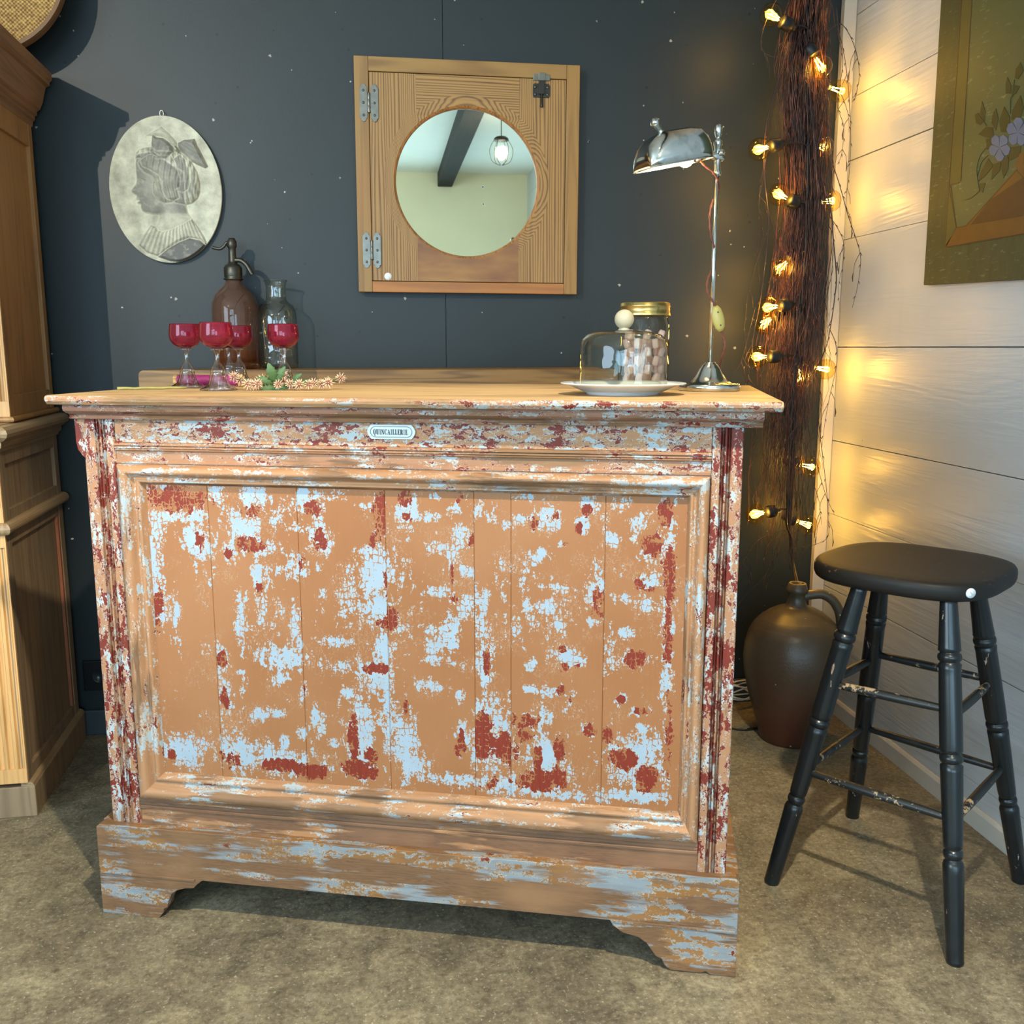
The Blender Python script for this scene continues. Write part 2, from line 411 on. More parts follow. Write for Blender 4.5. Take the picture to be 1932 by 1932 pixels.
# white boards on the right
zs = [0, .10, .372, .60, .822, 1.10, 1.408, 1.627, 1.80, 2.02, 2.24, 2.46, CEIL]
gp = [0, .001, .0022, .0008, .0020, .0026, .0010, .0028, .0014, .002, .002, .002, 0]
m = MB()
for i in range(len(zs)-1):
    m.box((XW, YF, zs[i]+gp[i]/2), (XW+.04, YW-.001, zs[i+1]-gp[i+1]/2))
m.box((XW+.04, YF, 0), (XW+.05, YW-.001, CEIL))
struct('wall_right', m, M_BOARD, bevel=.0012)
W3 = (-1.9, .5, .75, 2.15)
m = MB().box((XL-.15, YF, 0), (XL, W3[0], CEIL)).box((XL-.15, W3[1], 0), (XL, YW, CEIL)).box((XL-.15, W3[0], 0), (XL, W3[1], W3[2])).box((XL-.15, W3[0], W3[3]), (XL, W3[1], CEIL))
struct('wall_left', m, M_CREAM)
# front wall with two shop windows (behind the camera, they light the room)
W1, W2 = (-2.3, -.2, .5, 2.2), (.1, 1.25, .3, 1.75)
m = MB()
y0, y1 = YF-.15, YF
m.box((XL, y0, 0), (W1[0], y1, CEIL)); m.box((W1[0], y0, 0), (W1[1], y1, W1[2])); m.box((W1[0], y0, W1[3]), (W1[1], y1, CEIL))
m.box((W1[1], y0, 0), (W2[0], y1, CEIL)); m.box((W2[0], y0, 0), (W2[1], y1, W2[2])); m.box((W2[0], y0, W2[3]), (W2[1], y1, CEIL))
m.box((W2[1], y0, 0), (XW, y1, CEIL))
struct('wall_front', m, M_CREAM)
M_DARKFR = plain('window_frame_paint', '#2a2d2e', .4)
for k, W in enumerate((W1, W2)):
    m = MB(); x0, x1, z0, z1 = W
    for a, b in (((x0, YF+.04, z0), (x0+.05, YF+.08, z1)), ((x1-.05, YF+.04, z0), (x1, YF+.08, z1)),
                 ((x0, YF+.04, z0), (x1, YF+.08, z0+.05)), ((x0, YF+.04, z1-.05), (x1, YF+.08, z1))): m.box(a, b)
    nb = 3 if k == 0 else 2
    for i in range(1, nb):
        xx = x0+(x1-x0)*i/nb; m.box((xx-.02, YF+.04, z0), (xx+.02, YF+.08, z1))
    zz = z0+(z1-z0)*.68; m.box((x0, YF+.04, zz-.02), (x1, YF+.08, zz+.02))
    struct('window_%d' % (k+1), m, M_DARKFR)
m = MB()
for a, b in ((W3[0], W3[0]+.05), (W3[1]-.05, W3[1]), (-1.12, -1.08), (-.32, -.28)): m.box((XL-.09, a, W3[2]), (XL-.05, b, W3[3]))
for z in (W3[2], W3[3]-.05): m.box((XL-.09, W3[0], z), (XL-.05, W3[1], z+.05))
struct('window_3', m, M_DARKFR)  # unseen side window, added to go with the extra daylight
M_BEAM = wood('black_beam_wood', '#1f1a15', '#0b0a09', 'y', 30, rough=.9)
struct('trim_1', MB().box((.53, YF, CEIL-.12), (.66, YW-.01, CEIL-.001)), M_BEAM, .004)
M_TRIM = plain('white_trim_paint', '#c3bfb4', .45, var=.08, scale=25)
struct('trim_2', MB().box((1.306, YW-.022, 0), (XW-.001, YW-.0005, CEIL)), M_TRIM, .002)
struct('baseboard_back', MB().box((XL, YW-.014, 0), (1.305, YW-.0005, .074)), plain('slate_skirting', '#3b4548', .45, var=.1), .003)
m = MB().prism([(XW-.0005, .0), (XW-.011, .0), (XW-.011, .042), (XW-.006, .05), (XW-.0005, .05)], 'y', YF, YW-.03)
struct('baseboard_right', m, M_TRIM, .001)

# ================================================================== SHOP COUNTER
A0 = at_z(203, 1712); B0 = at_z(1388, 1834)
CRZ = atan2(B0.y-A0.y, B0.x-A0.x)
CU = Vector((cos(CRZ), sin(CRZ), 0)); CV = Vector((-sin(CRZ), cos(CRZ), 0)); TOPZ = 1.0165
counter = root('shop_counter', (A0.x, A0.y, 0), 'old wooden shop counter in flaking tan, blue and red paint with one large framed panel', 'counter', rz=CRZ)
def cl(x, y):  # sight line onto the counter's front plane, in the counter's own coordinates
    p = at_pl(x, y, (A0.x, A0.y, 0), CV) - Vector((A0.x, A0.y, 0)); return (p.dot(CU), p.z)
def cbuild(mb, name, mat, bevel=.0015, parent=None): return build(mb, name, mat, parent or counter, local=True, bevel=bevel)

M_TOPW = wood('scrubbed_pine_top', '#c8a573', '#7d5a35', 'x', 26, .35, .75, .6, '#5c3f28', thr=.5)
M_EDGE = peel('worn_top_edge_paint', 'x', -.2, .0, .0, 1.4, bluec='#9fb0b4', barec='#947350', base='#a5785a', grime=.5, seed=3)
M_CORN = peel('cornice_paint', 'x', -.2, .15, -.1, 1.3, redc='#74281c', base='#936a56', grime=.5, seed=5, bluec='#a0aeb1')
M_FRIEZE = peel('frieze_paint', 'x', .10, .10, -.45, 1.5, seed=9, aniso=.4, bluec='#a4b3b9', grime=.15)
M_STRIP = peel('moulding_strip_paint', 'x', -.15, .1, -.15, 1.4, seed=12, base='#9a7054', grime=.4)
M_BOL = peel('panel_moulding_paint', 'x', -.30, -.40, -.15, 1.3, seed=15, base='#a87c58', grime=.5, aniso=.2)
M_BOLV = peel('panel_moulding_paint_upright', 'z', -.35, -.15, -.2, 1.3, seed=15, base='#a87c58', grime=.5, aniso=.2)
M_STILE = peel('stile_paint', 'z', .22, .3, -.35, 1.35, seed=21, aniso=.3, grime=.15, base='#a27656')
M_BRAIL = peel('bottom_rail_paint', 'x', -.5, -.6, .35, 1.2, seed=25, barec='#7a5840', grime=.45)
M_PLINTH = peel('plinth_paint', 'x', .05, -.65, .22, 1.0, seed=31, barec='#7b5a3e', bluec='#8b9398', base='#8c6236', grime=.4)
M_BODY = peel('carcass_side_paint', 'z', -.5, -.4, .1, 1, seed=35, grime=.2)
M_PANEL = peel('flaked_panel_paint', 'z', S=1.0, attr=True, bare=-1.6, seed=41, aniso=.42, base='#94613a', bluec='#9bacba', redc='#7a2a17', white='#c4b9a2')

# carcass
m = MB().box((.034, .0215, .10), (1.186, .57, .985))
cbuild(m, 'carcass', M_BODY)
# top board with rounded nose
nose = [(-.045, 1.0035), (-.0485, 1.007), (-.049, 1.011), (-.046, 1.0155), (-.041, TOPZ), (.60, TOPZ), (.606, 1.0135), (.607, 1.006), (.603, 1.0), (-.040, 1.0)]
m = MB().prism(nose, 'x', -.012, 1.252)
cbuild(m, 'top', [M_TOPW], .003)
# the nose keeps its paint: a thin band laid over the front edge
m = MB().prism([(-.0455, 1.0005), (-.0495, 1.0065), (-.0500, 1.011), (-.0475, 1.0152), (-.044, 1.0158), (-.044, 1.0003)], 'x', -.009, 1.249)
cbuild(m, 'painted_edge', M_EDGE, 0)
# cornice moulding
cor = [(.02, .9995), (-.030, .9995), (-.032, .994), (-.030, .988), (-.022, .984), (-.013, .981), (-.011, .978), (-.014, .9755), (-.012, .9725), (.02, .9725)]
m = MB().prism(cor, 'x', .010, 1.2255)
m.prism([(.02, .9995), (.012, .9995), (.012, .9725), (.02, .9725)], 'x', .012, 1.22)
cbuild(m, 'cornice', M_CORN, .001)
# frieze rail and its reeded strip
cbuild(MB().box((.088, .002, .930), (1.147, .02, .9725)), 'frieze_rail', M_FRIEZE)
strip = [(.02, .930), (.000, .930), (-.003, .928), (-.003, .9255), (.001, .9245), (-.002, .9225), (-.002, .9205), (.001, .9195), (-.002, .9175), (.0, .9155), (.003, .9145), (.003, .899), (0, .897), (0, .893), (.003, .892), (.003, .888), (.02, .888)]
cbuild(MB().prism(strip, 'x', .088, 1.147), 'reeded_strip', M_STRIP, 0)
# mitred mouldings round the panel, four lengths
OUT, INN = (.090, 1.146, .243, .891), (.137, 1.111, .293, .853)
prof = [(0, -.006), (0, .006), (.06, .012), (.16, .0165), (.30, .018), (.42, .015), (.52, .008), (.60, .002), (.66, .001), (.72, .004), (.80, .005), (.86, .003), (.90, -.003), (1, -.008), (1, -.014)]
for side in range(4):
    m = MB().frame(OUT, INN, prof, .004)
    # frame() emits 4 faces per ring step in order bottom, right, top, left
    m.f = [f for k, f in enumerate(m.f) if k % 4 == side]; m.sm = [True]*len(m.f)
    used = sorted({i for f in m.f for i in f}); mp = {i: k for k, i in enumerate(used)}
    m.v = [m.v[i] for i in used]; m.f = [tuple(mp[i] for i in f) for f in m.f]
    o = cbuild(m, 'panel_moulding', M_BOL if side % 2 == 0 else M_BOLV, 0)
    if side == 0: o['label'] = 'bottom moulding worn to bare wood'

# the panel: planks with hand-placed wear
BL = """401,933,15,20,1 318,976,60,12,.9 364,973,25,14,.9 293,1005,16,28,.8 367,1023,36,34,1 473,942,26,28,1 569,945,24,32,1 457,1004,30,30,1 460,1035,50,16,.9
426,1045,12,18,.9 597,1020,24,30,1 554,998,28,10,.8 560,1072,25,25,.9 532,1082,32,12,.7 485,1091,22,30,.9 283,1066,14,44,.9 325,1175,12,52,.75 287,1150,24,45,1
448,1160,12,58,.75 488,1150,10,45,.7 523,1246,46,24,1 526,1284,16,14,.9 620,935,44,12,.7 690,1041,30,12,.8 709,1091,30,36,1 706,1147,30,36,1 721,1231,18,30,1
709,1277,34,30,1 650,1262,34,12,.8 628,1215,34,9,.9 660,1097,26,34,.45 553,1200,12,66,.7 448,1231,10,32,.7 414,1246,12,25,.9 454,1290,8,46,.6 420,1315,12,34,.9
566,1300,10,32,.8 591,1361,18,28,.9 522,1352,12,9,1 485,1352,18,14,.9 650,1315,14,12,1 676,1400,28,80,1 728,1345,14,110,.9 342,1423,52,28,1 445,1423,48,36,1
522,1442,56,28,1 535,1410,10,22,.9 563,1390,15,14,.8 628,1405,15,12,1 680,1455,36,20,1 585,1458,34,14,.9 823,939,28,8,.7 764,960,20,28,1 795,977,50,10,.8
854,963,14,11,1 868,1015,20,24,.9 819,1036,32,12,.8 913,967,26,30,.6 989,939,18,8,.9 986,980,18,12,.9 1034,980,28,20,1 1107,955,15,20,1 1097,994,14,18,1
1017,1050,17,14,1 944,991,16,11,.8 1062,1029,12,8,1 1204,994,16,26,1 1225,1035,26,25,1 1262,1150,13,260,.85 1155,1019,15,12,1 1173,956,28,12,.6 1218,1102,20,18,1
1218,1147,20,14,.9 1170,1133,22,11,.8 1121,1122,20,42,.9 1114,1175,9,14,1 875,1081,15,12,1 819,1122,28,13,.8 871,1147,13,24,.9 812,1192,26,13,.8 847,1192,22,28,1
819,1220,20,14,.9 850,1222,14,16,1 826,1251,32,9,.8 910,1133,13,34,.7 906,1192,12,44,.6 913,1254,14,40,.95 944,1095,14,46,.5 1031,1147,18,15,.9 993,1143,13,18,.8
1048,1112,34,6,.8 1000,1258,11,12,1 1072,1244,28,18,.9 1000,1306,20,9,.9 1045,1310,42,10,.8 1200,1247,32,17,1 1180,1199,16,11,.9 805,1296,20,13,.8 825,1303,10,9,1
864,1317,11,12,1 916,1340,22,32,.9 925,1400,46,62,1 1025,1360,20,18,1 1030,1425,38,42,.95 1110,1385,13,13,.9 762,1410,22,70,1 780,1445,22,20,.8 868,1390,12,28,.9
1195,1445,58,50,1 1218,1415,26,18,.9 1218,1379,16,12,1 1170,1322,14,10,1 1208,1348,24,10,1 900,1480,130,12,.9 1010,1502,150,9,.75 1200,1508,66,12,1 1035,1475,44,26,.9
600,1120,14,60,.4 760,1100,20,140,.38 640,1160,20,60,.45 520,1180,14,60,.45 380,1080,24,20,.5 985,1180,20,50,.45 850,1050,16,20,.5 1060,1165,22,40,.45 990,1090,16,40,.5 1150,1250,14,60,.5 700,960,40,10,.6 430,975,30,20,.7 520,975,20,20,.6"""
RD = """325,940,62,26,1 372,1020,22,18,.7 466,965,20,14,.8 585,962,22,18,1 462,1030,34,16,.8 600,1020,14,24,.85 560,1068,12,16,.8 484,1112,9,10,1 288,1145,18,26,.9 290,1185,12,16,.8
714,965,12,44,1 700,1020,14,16,.8 721,1100,5,34,1 735,1170,12,26,.9 722,1180,20,10,.8 705,1265,28,10,.9 560,1190,4,46,1 415,1248,8,16,.9 420,1320,7,20,.9 566,1305,9,26,.9
664,1400,12,50,.85 700,1430,14,20,.9 668,1452,24,16,1 320,1428,10,14,.9 585,1462,32,15,1.2 530,1448,34,14,.85 425,1440,30,20,.6 680,1463,40,12,.8 426,1048,10,12,.8
760,940,15,22,1.1 865,940,8,12,1 764,975,9,10,.8 1005,990,8,14,1 1048,978,10,12,.8 1105,965,12,10,1.1 1090,1000,7,14,1 1226,1030,24,24,1.1 1256,970,15,32,1.1 1263,1080,13,52,1
1262,1200,11,90,.75 1262,1400,8,90,.8 1205,1105,10,14,.9 1225,1118,12,6,.9 1125,1130,8,18,1 1065,1029,5,5,1 885,1022,6,14,.9 890,1095,5,10,1 855,1135,10,8,.8 916,1260,8,24,1
1060,1228,9,8,1.1 1062,1264,9,9,1.1 1087,1262,5,8,1 1196,1250,20,16,1 849,1090,4,26,1 1120,1160,12,10,.8 1060,1306,12,9,1 1076,1325,6,10,1 1170,1325,10,9,1 1212,1345,20,9,.9
905,1390,15,44,1.2 945,1420,28,34,.95 993,1365,28,16,.9 990,1395,16,14,1 1056,1415,13,22,1.1 1012,1435,9,26,1 1040,1475,36,22,.95 1000,1480,34,22,.9 1145,1393,12,14,1.1
1112,1385,11,14,.8 1176,1437,24,20,1.2 1220,1475,20,24,1.3 868,1395,7,20,.9 866,1420,14,16,.9 762,1335,6,20,1 765,1300,4,12,.9 500,1450,20,10,.7 880,1490,60,8,.5 940,1480,30,14,.7"""
def parse(s): return [tuple(float(v) for v in q.split(',')) for q in s.split()]
x0, x1, z0, z1 = .131, 1.118, .287, .859
PX0, PX1, PZ0, PZ1 = x0, x1, z0, z1
NX, NZ = 150, 96
gx = np.linspace(x0, x1, NX); gz = np.linspace(z0, z1, NZ); GX, GZ = np.meshgrid(gx, gz)
def density(blobs):
    acc = np.zeros_like(GX)
    for (bx, by, rx, ry, s_) in blobs:
        u, v = cl(bx, by); u2, _ = cl(bx+rx, by); _, v2 = cl(bx, by-ry)
        a = np.exp(-(((GX-u)/(u2-u)*.95)**2+((GZ-v)/(v2-v)*.95)**2)**1.4*.8)*s_
        acc = np.maximum(acc, a) + .18*np.minimum(acc, a)
    return acc
DB, DR = density(parse(BL)), density(parse(RD)); DB = np.maximum(DB, DR*.8)
seams = [x0]+[cl(px, 1200)[0] for px in (400, 565, 728, 893, 962, 1138)]+[x1]
m = MB(); idx = []
vs = [(float(GX[j, i]), .012, float(GZ[j, i])) for j in range(NZ) for i in range(NX)]
fs = [(j*NX+i, j*NX+i+1, (j+1)*NX+i+1, (j+1)*NX+i) for j in range(NZ-1) for i in range(NX-1)]
# pull the column nearest each joint back into a V groove
cols = {int(np.argmin(abs(gx-s_))): s_ for s_ in seams[1:-1]}
for c_, sx in cols.items():
    for j in range(NZ): q = j*NX+c_; vs[q] = (sx, .0135, vs[q][2])
    for d in (-1, 1):
        for j in range(NZ): q = j*NX+c_+d; vs[q] = (sx+d*.0009, .012, vs[q][2])
m.add(vs, fs)
panel = cbuild(m, 'panel', M_PANEL, 0)
at = panel.data.attributes.new('wear', 'FLOAT_VECTOR', 'POINT')
arr = np.zeros((NX*NZ, 3), dtype=np.float32); arr[:, 0] = DB.ravel(); arr[:, 1] = DR.ravel()
at.data.foreach_set('vector', arr.ravel())
m = MB().box((x0-.002, .0145, z0-.002), (x1+.002, .019, z1+.002)); cbuild(m, 'panel_back', M_BODY, 0)

# reeded stiles (profile across x, run up z)
def stile(xa, xb, sgn):
    w_ = xb-xa; pr = [(0, .02), (0, .002), (.03, 0)]
    for c_ in (.42, .50, .62, .70):
        pr += [(c_-.03, 0), (c_-.02, .0035), (c_, -.0025), (c_+.02, .0035), (c_+.03, .0)]
    pr += [(.97, 0), (1, .002), (1, .02)]
    pts = [((xa+w_*t) if sgn > 0 else (xb-w_*t), y) for t, y in pr]
    return MB().prism(pts, 'z', .188, .9725)
cbuild(stile(.026, .0875, 1), 'stile', M_STILE, 0)
cbuild(stile(1.1475, 1.197, -1), 'stile', M_STILE, 0)
cbuild(MB().prism([(.010, .9725), (.010, .93), (.013, .915), (.020, .906), (.026, .90), (.034, .90), (.034, .9725)], 'y', .001, .02), 'ear_block', M_STILE)
br = [(.02, .243), (-.002, .243), (-.002, .236), (.001, .234), (-.001, .232), (-.001, .229), (.001, .227), (-.001, .225), (-.001, .221), (.002, .219), (.002, .188), (.02, .188)]
cbuild(MB().prism(br, 'x', .088, 1.147), 'bottom_rail', M_BRAIL, 0)
# plinth with bracket feet
pl = [(0, 0), (.120, 0), (.130, .012), (.131, .020), (.139, .024), (.141, .036), (.149, .052), (.160, .062), (.178, .068), (.196, .070), (.203, .078), (.215, .088),
      (.997, .088), (1.003, .078), (1.020, .066), (1.030, .064), (1.048, .060), (1.063, .050), (1.073, .036), (1.080, .026), (1.090, .022), (1.096, .010), (1.106, .002),
      (1.160, .002), (1.168, .006), (1.176, .001), (1.220, 0), (1.220, .090), (1.2185, .092), (1.220, .094), (1.220, .182), (1.215, .188), (.007, .188), (.0, .182), (.0, .094), (.0015, .092), (0, .090)]
m = MB().prism(pl, 'y', -.016, .010)
plinth = cbuild(m, 'plinth', M_PLINTH, .002)
m = MB().prism([(-.0165, .0905), (-.0185, .0895), (-.0185, .0865), (-.0165, .0855)], 'x', .004, .20)
build(m, 'foot_bead', M_PLINTH, plinth, local=True)
m = MB().prism([(-.0165, .0905), (-.0185, .0895), (-.0185, .0865), (-.0165, .0855)], 'x', 1.0, 1.216)
build(m, 'foot_bead', M_PLINTH, plinth, local=True)
for xa, xb in ((.0, .026), (1.194, 1.220)):
    m = MB().prism([(.0102, 0), (.11, 0), (.13, .03), (.18, .075), (.2, .088), (.42, .088), (.46, .05), (.5, 0), (.58, 0), (.58, .186), (.0102, .186)], 'x', xa, xb)
    cbuild(m, 'side_plinth', M_PLINTH, .002)

# enamel name plate
M_ENAMEL = plain('white_enamel', '#c9d2d2', .18, var=.02); M_INK = plain('black_ink', '#1d2124', .4)
sx0, _ = cl(693, 815); sx1, _ = cl(784, 815); _, szt = cl(738, 801); _, szb = cl(738, 828.5)
wS, hS = sx1-sx0, szt-szb; cxS, czS = (sx0+sx1)/2, (szt+szb)/2
def stad(wd, ht, chunk):   # plate with clipped shoulders and bowed ends
    a = wd/2; b = ht/2; q = a-ht*.30
    right = [(q, -b), (q+ht*.05, -b*.93), (a-ht*.10, -b*.55), (a-ht*.02, -b*.25), (a, 0), (a-ht*.02, b*.25), (a-ht*.10, b*.55), (q+ht*.05, b*.93), (q, b)]
    return [(cxS+x, czS+z) for x, z in right] + [(cxS-x, czS+z) for x, z in right[::-1]]
plate = cbuild(MB().prism(stad(wS, hS, 1), 'y', -.0012, .0018), 'name_plate', M_ENAMEL, .0006)
plate['label'] = 'white enamel plate reading QUINCAILLERIE'
def ring2(poly_o, poly_i, y, mb):
    n = len(poly_o); v = [(p[0], y, p[1]) for p in poly_o]+[(p[0], y, p[1]) for p in poly_i]
    mb.add(v, [(i, (i+1) % n, n+(i+1) % n, n+i) for i in range(n)])
def capsule(wd, ht):
    a = wd/2-ht/2
    return [(cxS+a+x, czS+z) for x, z in arc(0, 0, ht/2, -90, 90, 10)]+[(cxS-a+x, czS+z) for x, z in arc(0, 0, ht/2, 90, 270, 10)]
m = MB(); ring2(capsule(wS*.87, hS*.74), capsule(wS*.87-.0016, hS*.74-.0016), -.0016, m)
build(m, 'border_line', M_INK, plate, local=True, solid=.0002)
# condensed Didone capitals: heavy stems, hairline serifs. cell 1 high
def letter(mb, ch, x, w_, z, h):
    T, t = .38, .09
    def r(x0, z0, x1, z1): mb.box((x+x0*w_, -.0019, z+z0*h), (x+x1*w_, -.0014, z+z1*h))
    def q(p): mb.prism([(x+a*w_, z+b*h) for a, b in p], 'y', -.0019, -.0014)
    if ch == 'I': r(.35, 0, .65, 1); r(.2, 0, .8, t); r(.2, 1-t, .8, 1)
    elif ch == 'L': r(.15, 0, .15+T, 1); r(.05, 0, .95, t); r(.05, 1-t, .6, 1); q([(.95, 0), (.95, .3), (.8, t)])
    elif ch == 'E': r(.15, 0, .15+T, 1); r(.05, 0, .95, t); r(.05, 1-t, .9, 1); r(.4, .48, .7, .48+t); q([(.95, 0), (.95, .28), (.8, t)]); q([(.9, 1), (.9, .75), (.78, 1-t)]); r(.66, .38, .72, .62)
    elif ch == 'N': r(.12, 0, .2, 1); r(.82, 0, .9, 1); q([(.08, 1), (.36, 1), (.9, 0), (.64, 0)]); r(.0, 0, .32, t); r(.7, 1-t, 1, 1)
    elif ch == 'U': r(.1, .15, .1+T, 1); r(.82, .2, .9, 1); r(0, 1-t, .5, 1); r(.7, 1-t, 1, 1); q([(.1, .2), (.4, .2), (.5, .07), (.78, .12), (.82, .25), (.9, .25), (.84, .06), (.6, -.02), (.3, .0), (.15, .08)])
    elif ch == 'A': q([(.45, 1), (.55, 1), (.98, 0), (.68, 0)]); q([(.45, 1), (.5, .95), (.18, 0), (.1, 0)]); r(.22, .3, .7, .3+t); r(0, 0, .3, t); r(.58, 0, 1.05, t)
    elif ch == 'R': r(.12, 0, .12+T, 1); r(.0, 0, .52, t); r(0, 1-t, .6, 1); r(.4, .47, .65, .47+t); q([(.6, 1), (.78, .97), (.9, .85), (.9, .65), (.78, .5), (.6, .47), (.66, .6), (.66, .88)]); q([(.55, .5), (.8, .45), (1.0, 0), (.72, 0)])
    elif ch in 'CQ':
        q([(.5, 1.02), (.3, .98), (.12, .8), (.06, .5), (.12, .2), (.3, .02), (.5, -.02), (.42, .08), (.36, .3), (.36, .7), (.42, .92)])
        if ch == 'C': q([(.5, 1.02), (.75, .98), (.9, .8), (.9, .68), (.82, .75), (.7, .92), (.5, .96)]); r(.84, .66, .92, 1); q([(.5, -.02), (.5, .04), (.75, .1), (.86, .3), (.93, .3), (.8, .04)])
        else: q([(.5, 1.02), (.7, .98), (.88, .8), (.94, .5), (.88, .2), (.7, .02), (.5, -.02), (.58, .08), (.64, .3), (.64, .7), (.58, .92)]); q([(.42, .0), (.55, .0), (.75, -.2), (.95, -.16), (.7, -.28), (.5, -.2)])
m = MB(); word = 'QUINCAILLERIE'
wd = {'I': .62, 'L': .8, 'E': .85, 'N': 1.05, 'Q': 1.05, 'C': .95}
tot = sum(wd.get(c, 1) for c in word)+.10*12; unit = wS*.715/tot; xx = cxS-wS*.375
for c in word:
    ww = wd.get(c, 1)*unit; letter(m, c, xx, ww, czS-hS*.185, hS*.36); xx += ww+.10*unit
build(m, 'lettering', M_INK, plate, local=True)

# ================================================================== TALL CUPBOARD, LEFT
cab = root('tall_cupboard', (-.838, 2.235, 0), 'tall stripped oak cupboard with fluted corner post at the left edge', 'cupboard', rz=radians(2.95))
M_OAKF = wood('stripped_oak_front_lit', '#d2a368', '#9a6f3f', 'z', 34, .4, .3, .5)  # spotlight on the front put into a lighter, yellower oak colour
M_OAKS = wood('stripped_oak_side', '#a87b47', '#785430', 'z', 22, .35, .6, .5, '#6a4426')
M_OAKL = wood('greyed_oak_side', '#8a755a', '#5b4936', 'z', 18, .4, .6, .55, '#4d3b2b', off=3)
M_OAKH = wood('greyed_oak_moulding', '#9c8362', '#665039', 'y', 24, .4, .4, .5, off=2)
M_OAKW = wood('stripped_oak_cornice', '#946d49', '#62452e', 'y', 24, .4, .4, .5, off=5)
M_REDW = plain('reddish_strip', '#9a5a3a', .6)
def kb(mb, name, mat, bevel=.002, parent=None): return build(mb, name, mat, parent or cab, local=True, bevel=bevel)
DP, WD = .47, 1.0
# plinth
kb(MB().prism([(-WD, 0), (0, 0), (0, DP), (-WD, DP)], 'z', 0, .076), 'plinth', M_OAKL)
m = MB().prism([(.0, .0765), (-.004, .084), (-.012, .088), (-.03, .088), (-.03, .0765)], 'y', .0, DP)
kb(m, 'plinth_cap', M_OAKH, 0)
# lower body
SX = -.012
def side(z0, z1, ys, rails, mat, pmat, name, ybk):
    """framed side: stiles at ys, rails at z pairs, sunken panels between"""
    m = MB()
    ya, yb, yc, yd = ys
    m.box((SX-.02, ya, z0), (SX, yb, z1)); m.box((SX-.02, yc, z0), (SX, yd, z1))
    for a, b in rails: m.box((SX-.02, yb-.0005, a), (SX-.0006, yc+.0005, b))
    kb(m, 'side_frame', mat, .0015)
    zz = sorted([r for ab in rails for r in ab])[1:-1]
    for a, b in zip(zz[::2], zz[1::2]):
        kb(MB().box((SX-.018, yb-.001, a-.001), (SX-.009, yc+.001, b+.001)), 'side_panel', pmat, 0)
def ell_mould(prof, yf, name, mat):
    # profile (protrusion, z) run along the side, mitred at the corner, on along the front
    m = MB(); n = len(prof); v = []
    for p, z in prof: v += [(SX+p, DP, z), (SX+p, yf-p, z), (-WD, yf-p, z)]
    f = []
    for i in range(n):
        j = (i+1) % n
        f += [(i*3, i*3+1, j*3+1, j*3), (i*3+1, i*3+2, j*3+2, j*3+1)]
    f += [tuple(i*3 for i in range(n)), tuple(i*3+2 for i in range(n))[::-1]]
    m.add(v, f); return kb(m, name, mat, 0)
side(.088, .87, (.0, .036, .425, .462), [(.088, .118), (.655, .694), (.700, .735), (.838, .87)], M_OAKL, M_OAKL, 'side', DP)
kb(MB().box((SX-.0095, .412, .118), (SX-.002, .4248, .655)), 'edge_strip', M_REDW, 0)
half = lambda z, r, x: [(x-.01, z-r)]+arc(x, z, r, -90, 90, 8)+[(x-.01, z+r)]
ell_mould([(-.01, .683)]+arc(.003, .697, .014, -90, 90, 8)+[(-.01, .711)], -.006, 'waist_bead', M_OAKH)
cor = [(SX-.01, .868), (SX+.002, .868), (SX+.004, .874), (SX+.010, .880), (SX+.012, .886), (SX+.012, .892), (SX+.020, .896), (SX+.030, .904), (SX+.033, .912), (SX+.030, .920), (SX+.02, .926), (SX-.20, .928), (SX-.20, .868)]
ell_mould([(x-SX, z) for x, z in cor[:11]]+[(-.02, .9275), (-.02, .868)], -.004, 'waist_moulding', M_OAKH)
kb(MB().box((-WD, -.018, .922), (SX, DP-.003, .9281)), 'waist_shelf', M_OAKH, 0)
def front_prof(prof, y_off, xr, mb):   # the same profile returned along the front
    mb.prism([(-(x-SX)+y_off, z) for x, z in prof], 'x', -WD, xr)
# front faces: fluted corner posts
def fluted(x1_, w_, y, z0, z1, name):
    prof = [(x1_-w_, y+.03), (x1_-w_, y)]; n = 4
    for k in range(n):
        c = x1_-w_+w_*(k+.5)/n; prof += [(c-.0075, y), (c-.0045, y+.005), (c, y+.0065), (c+.0045, y+.005), (c+.0075, y)]
    prof += [(x1_, y), (x1_, y+.03)]
    m = MB().prism(prof, 'z', z0+.035, z1-.03)
    m.box((x1_-w_, y, z0), (x1_, y+.03, z0+.0349)); m.box((x1_-w_, y, z1-.0299), (x1_, y+.03, z1))
    kb(m, name, M_OAKF, 0)
fluted(SX-.0005, .085, -.006, .0885, .684, 'fluted_post'); fluted(SX-.0005, .085, -.006, .711, .868, 'fluted_post')
kb(MB().box((-WD, .002, .088), (SX-.086, .022, .868)), 'front', M_OAKF)
kb(MB().box((-WD, .023, .088), (SX-.021, DP-.002, .868)), 'carcass', M_OAKL)
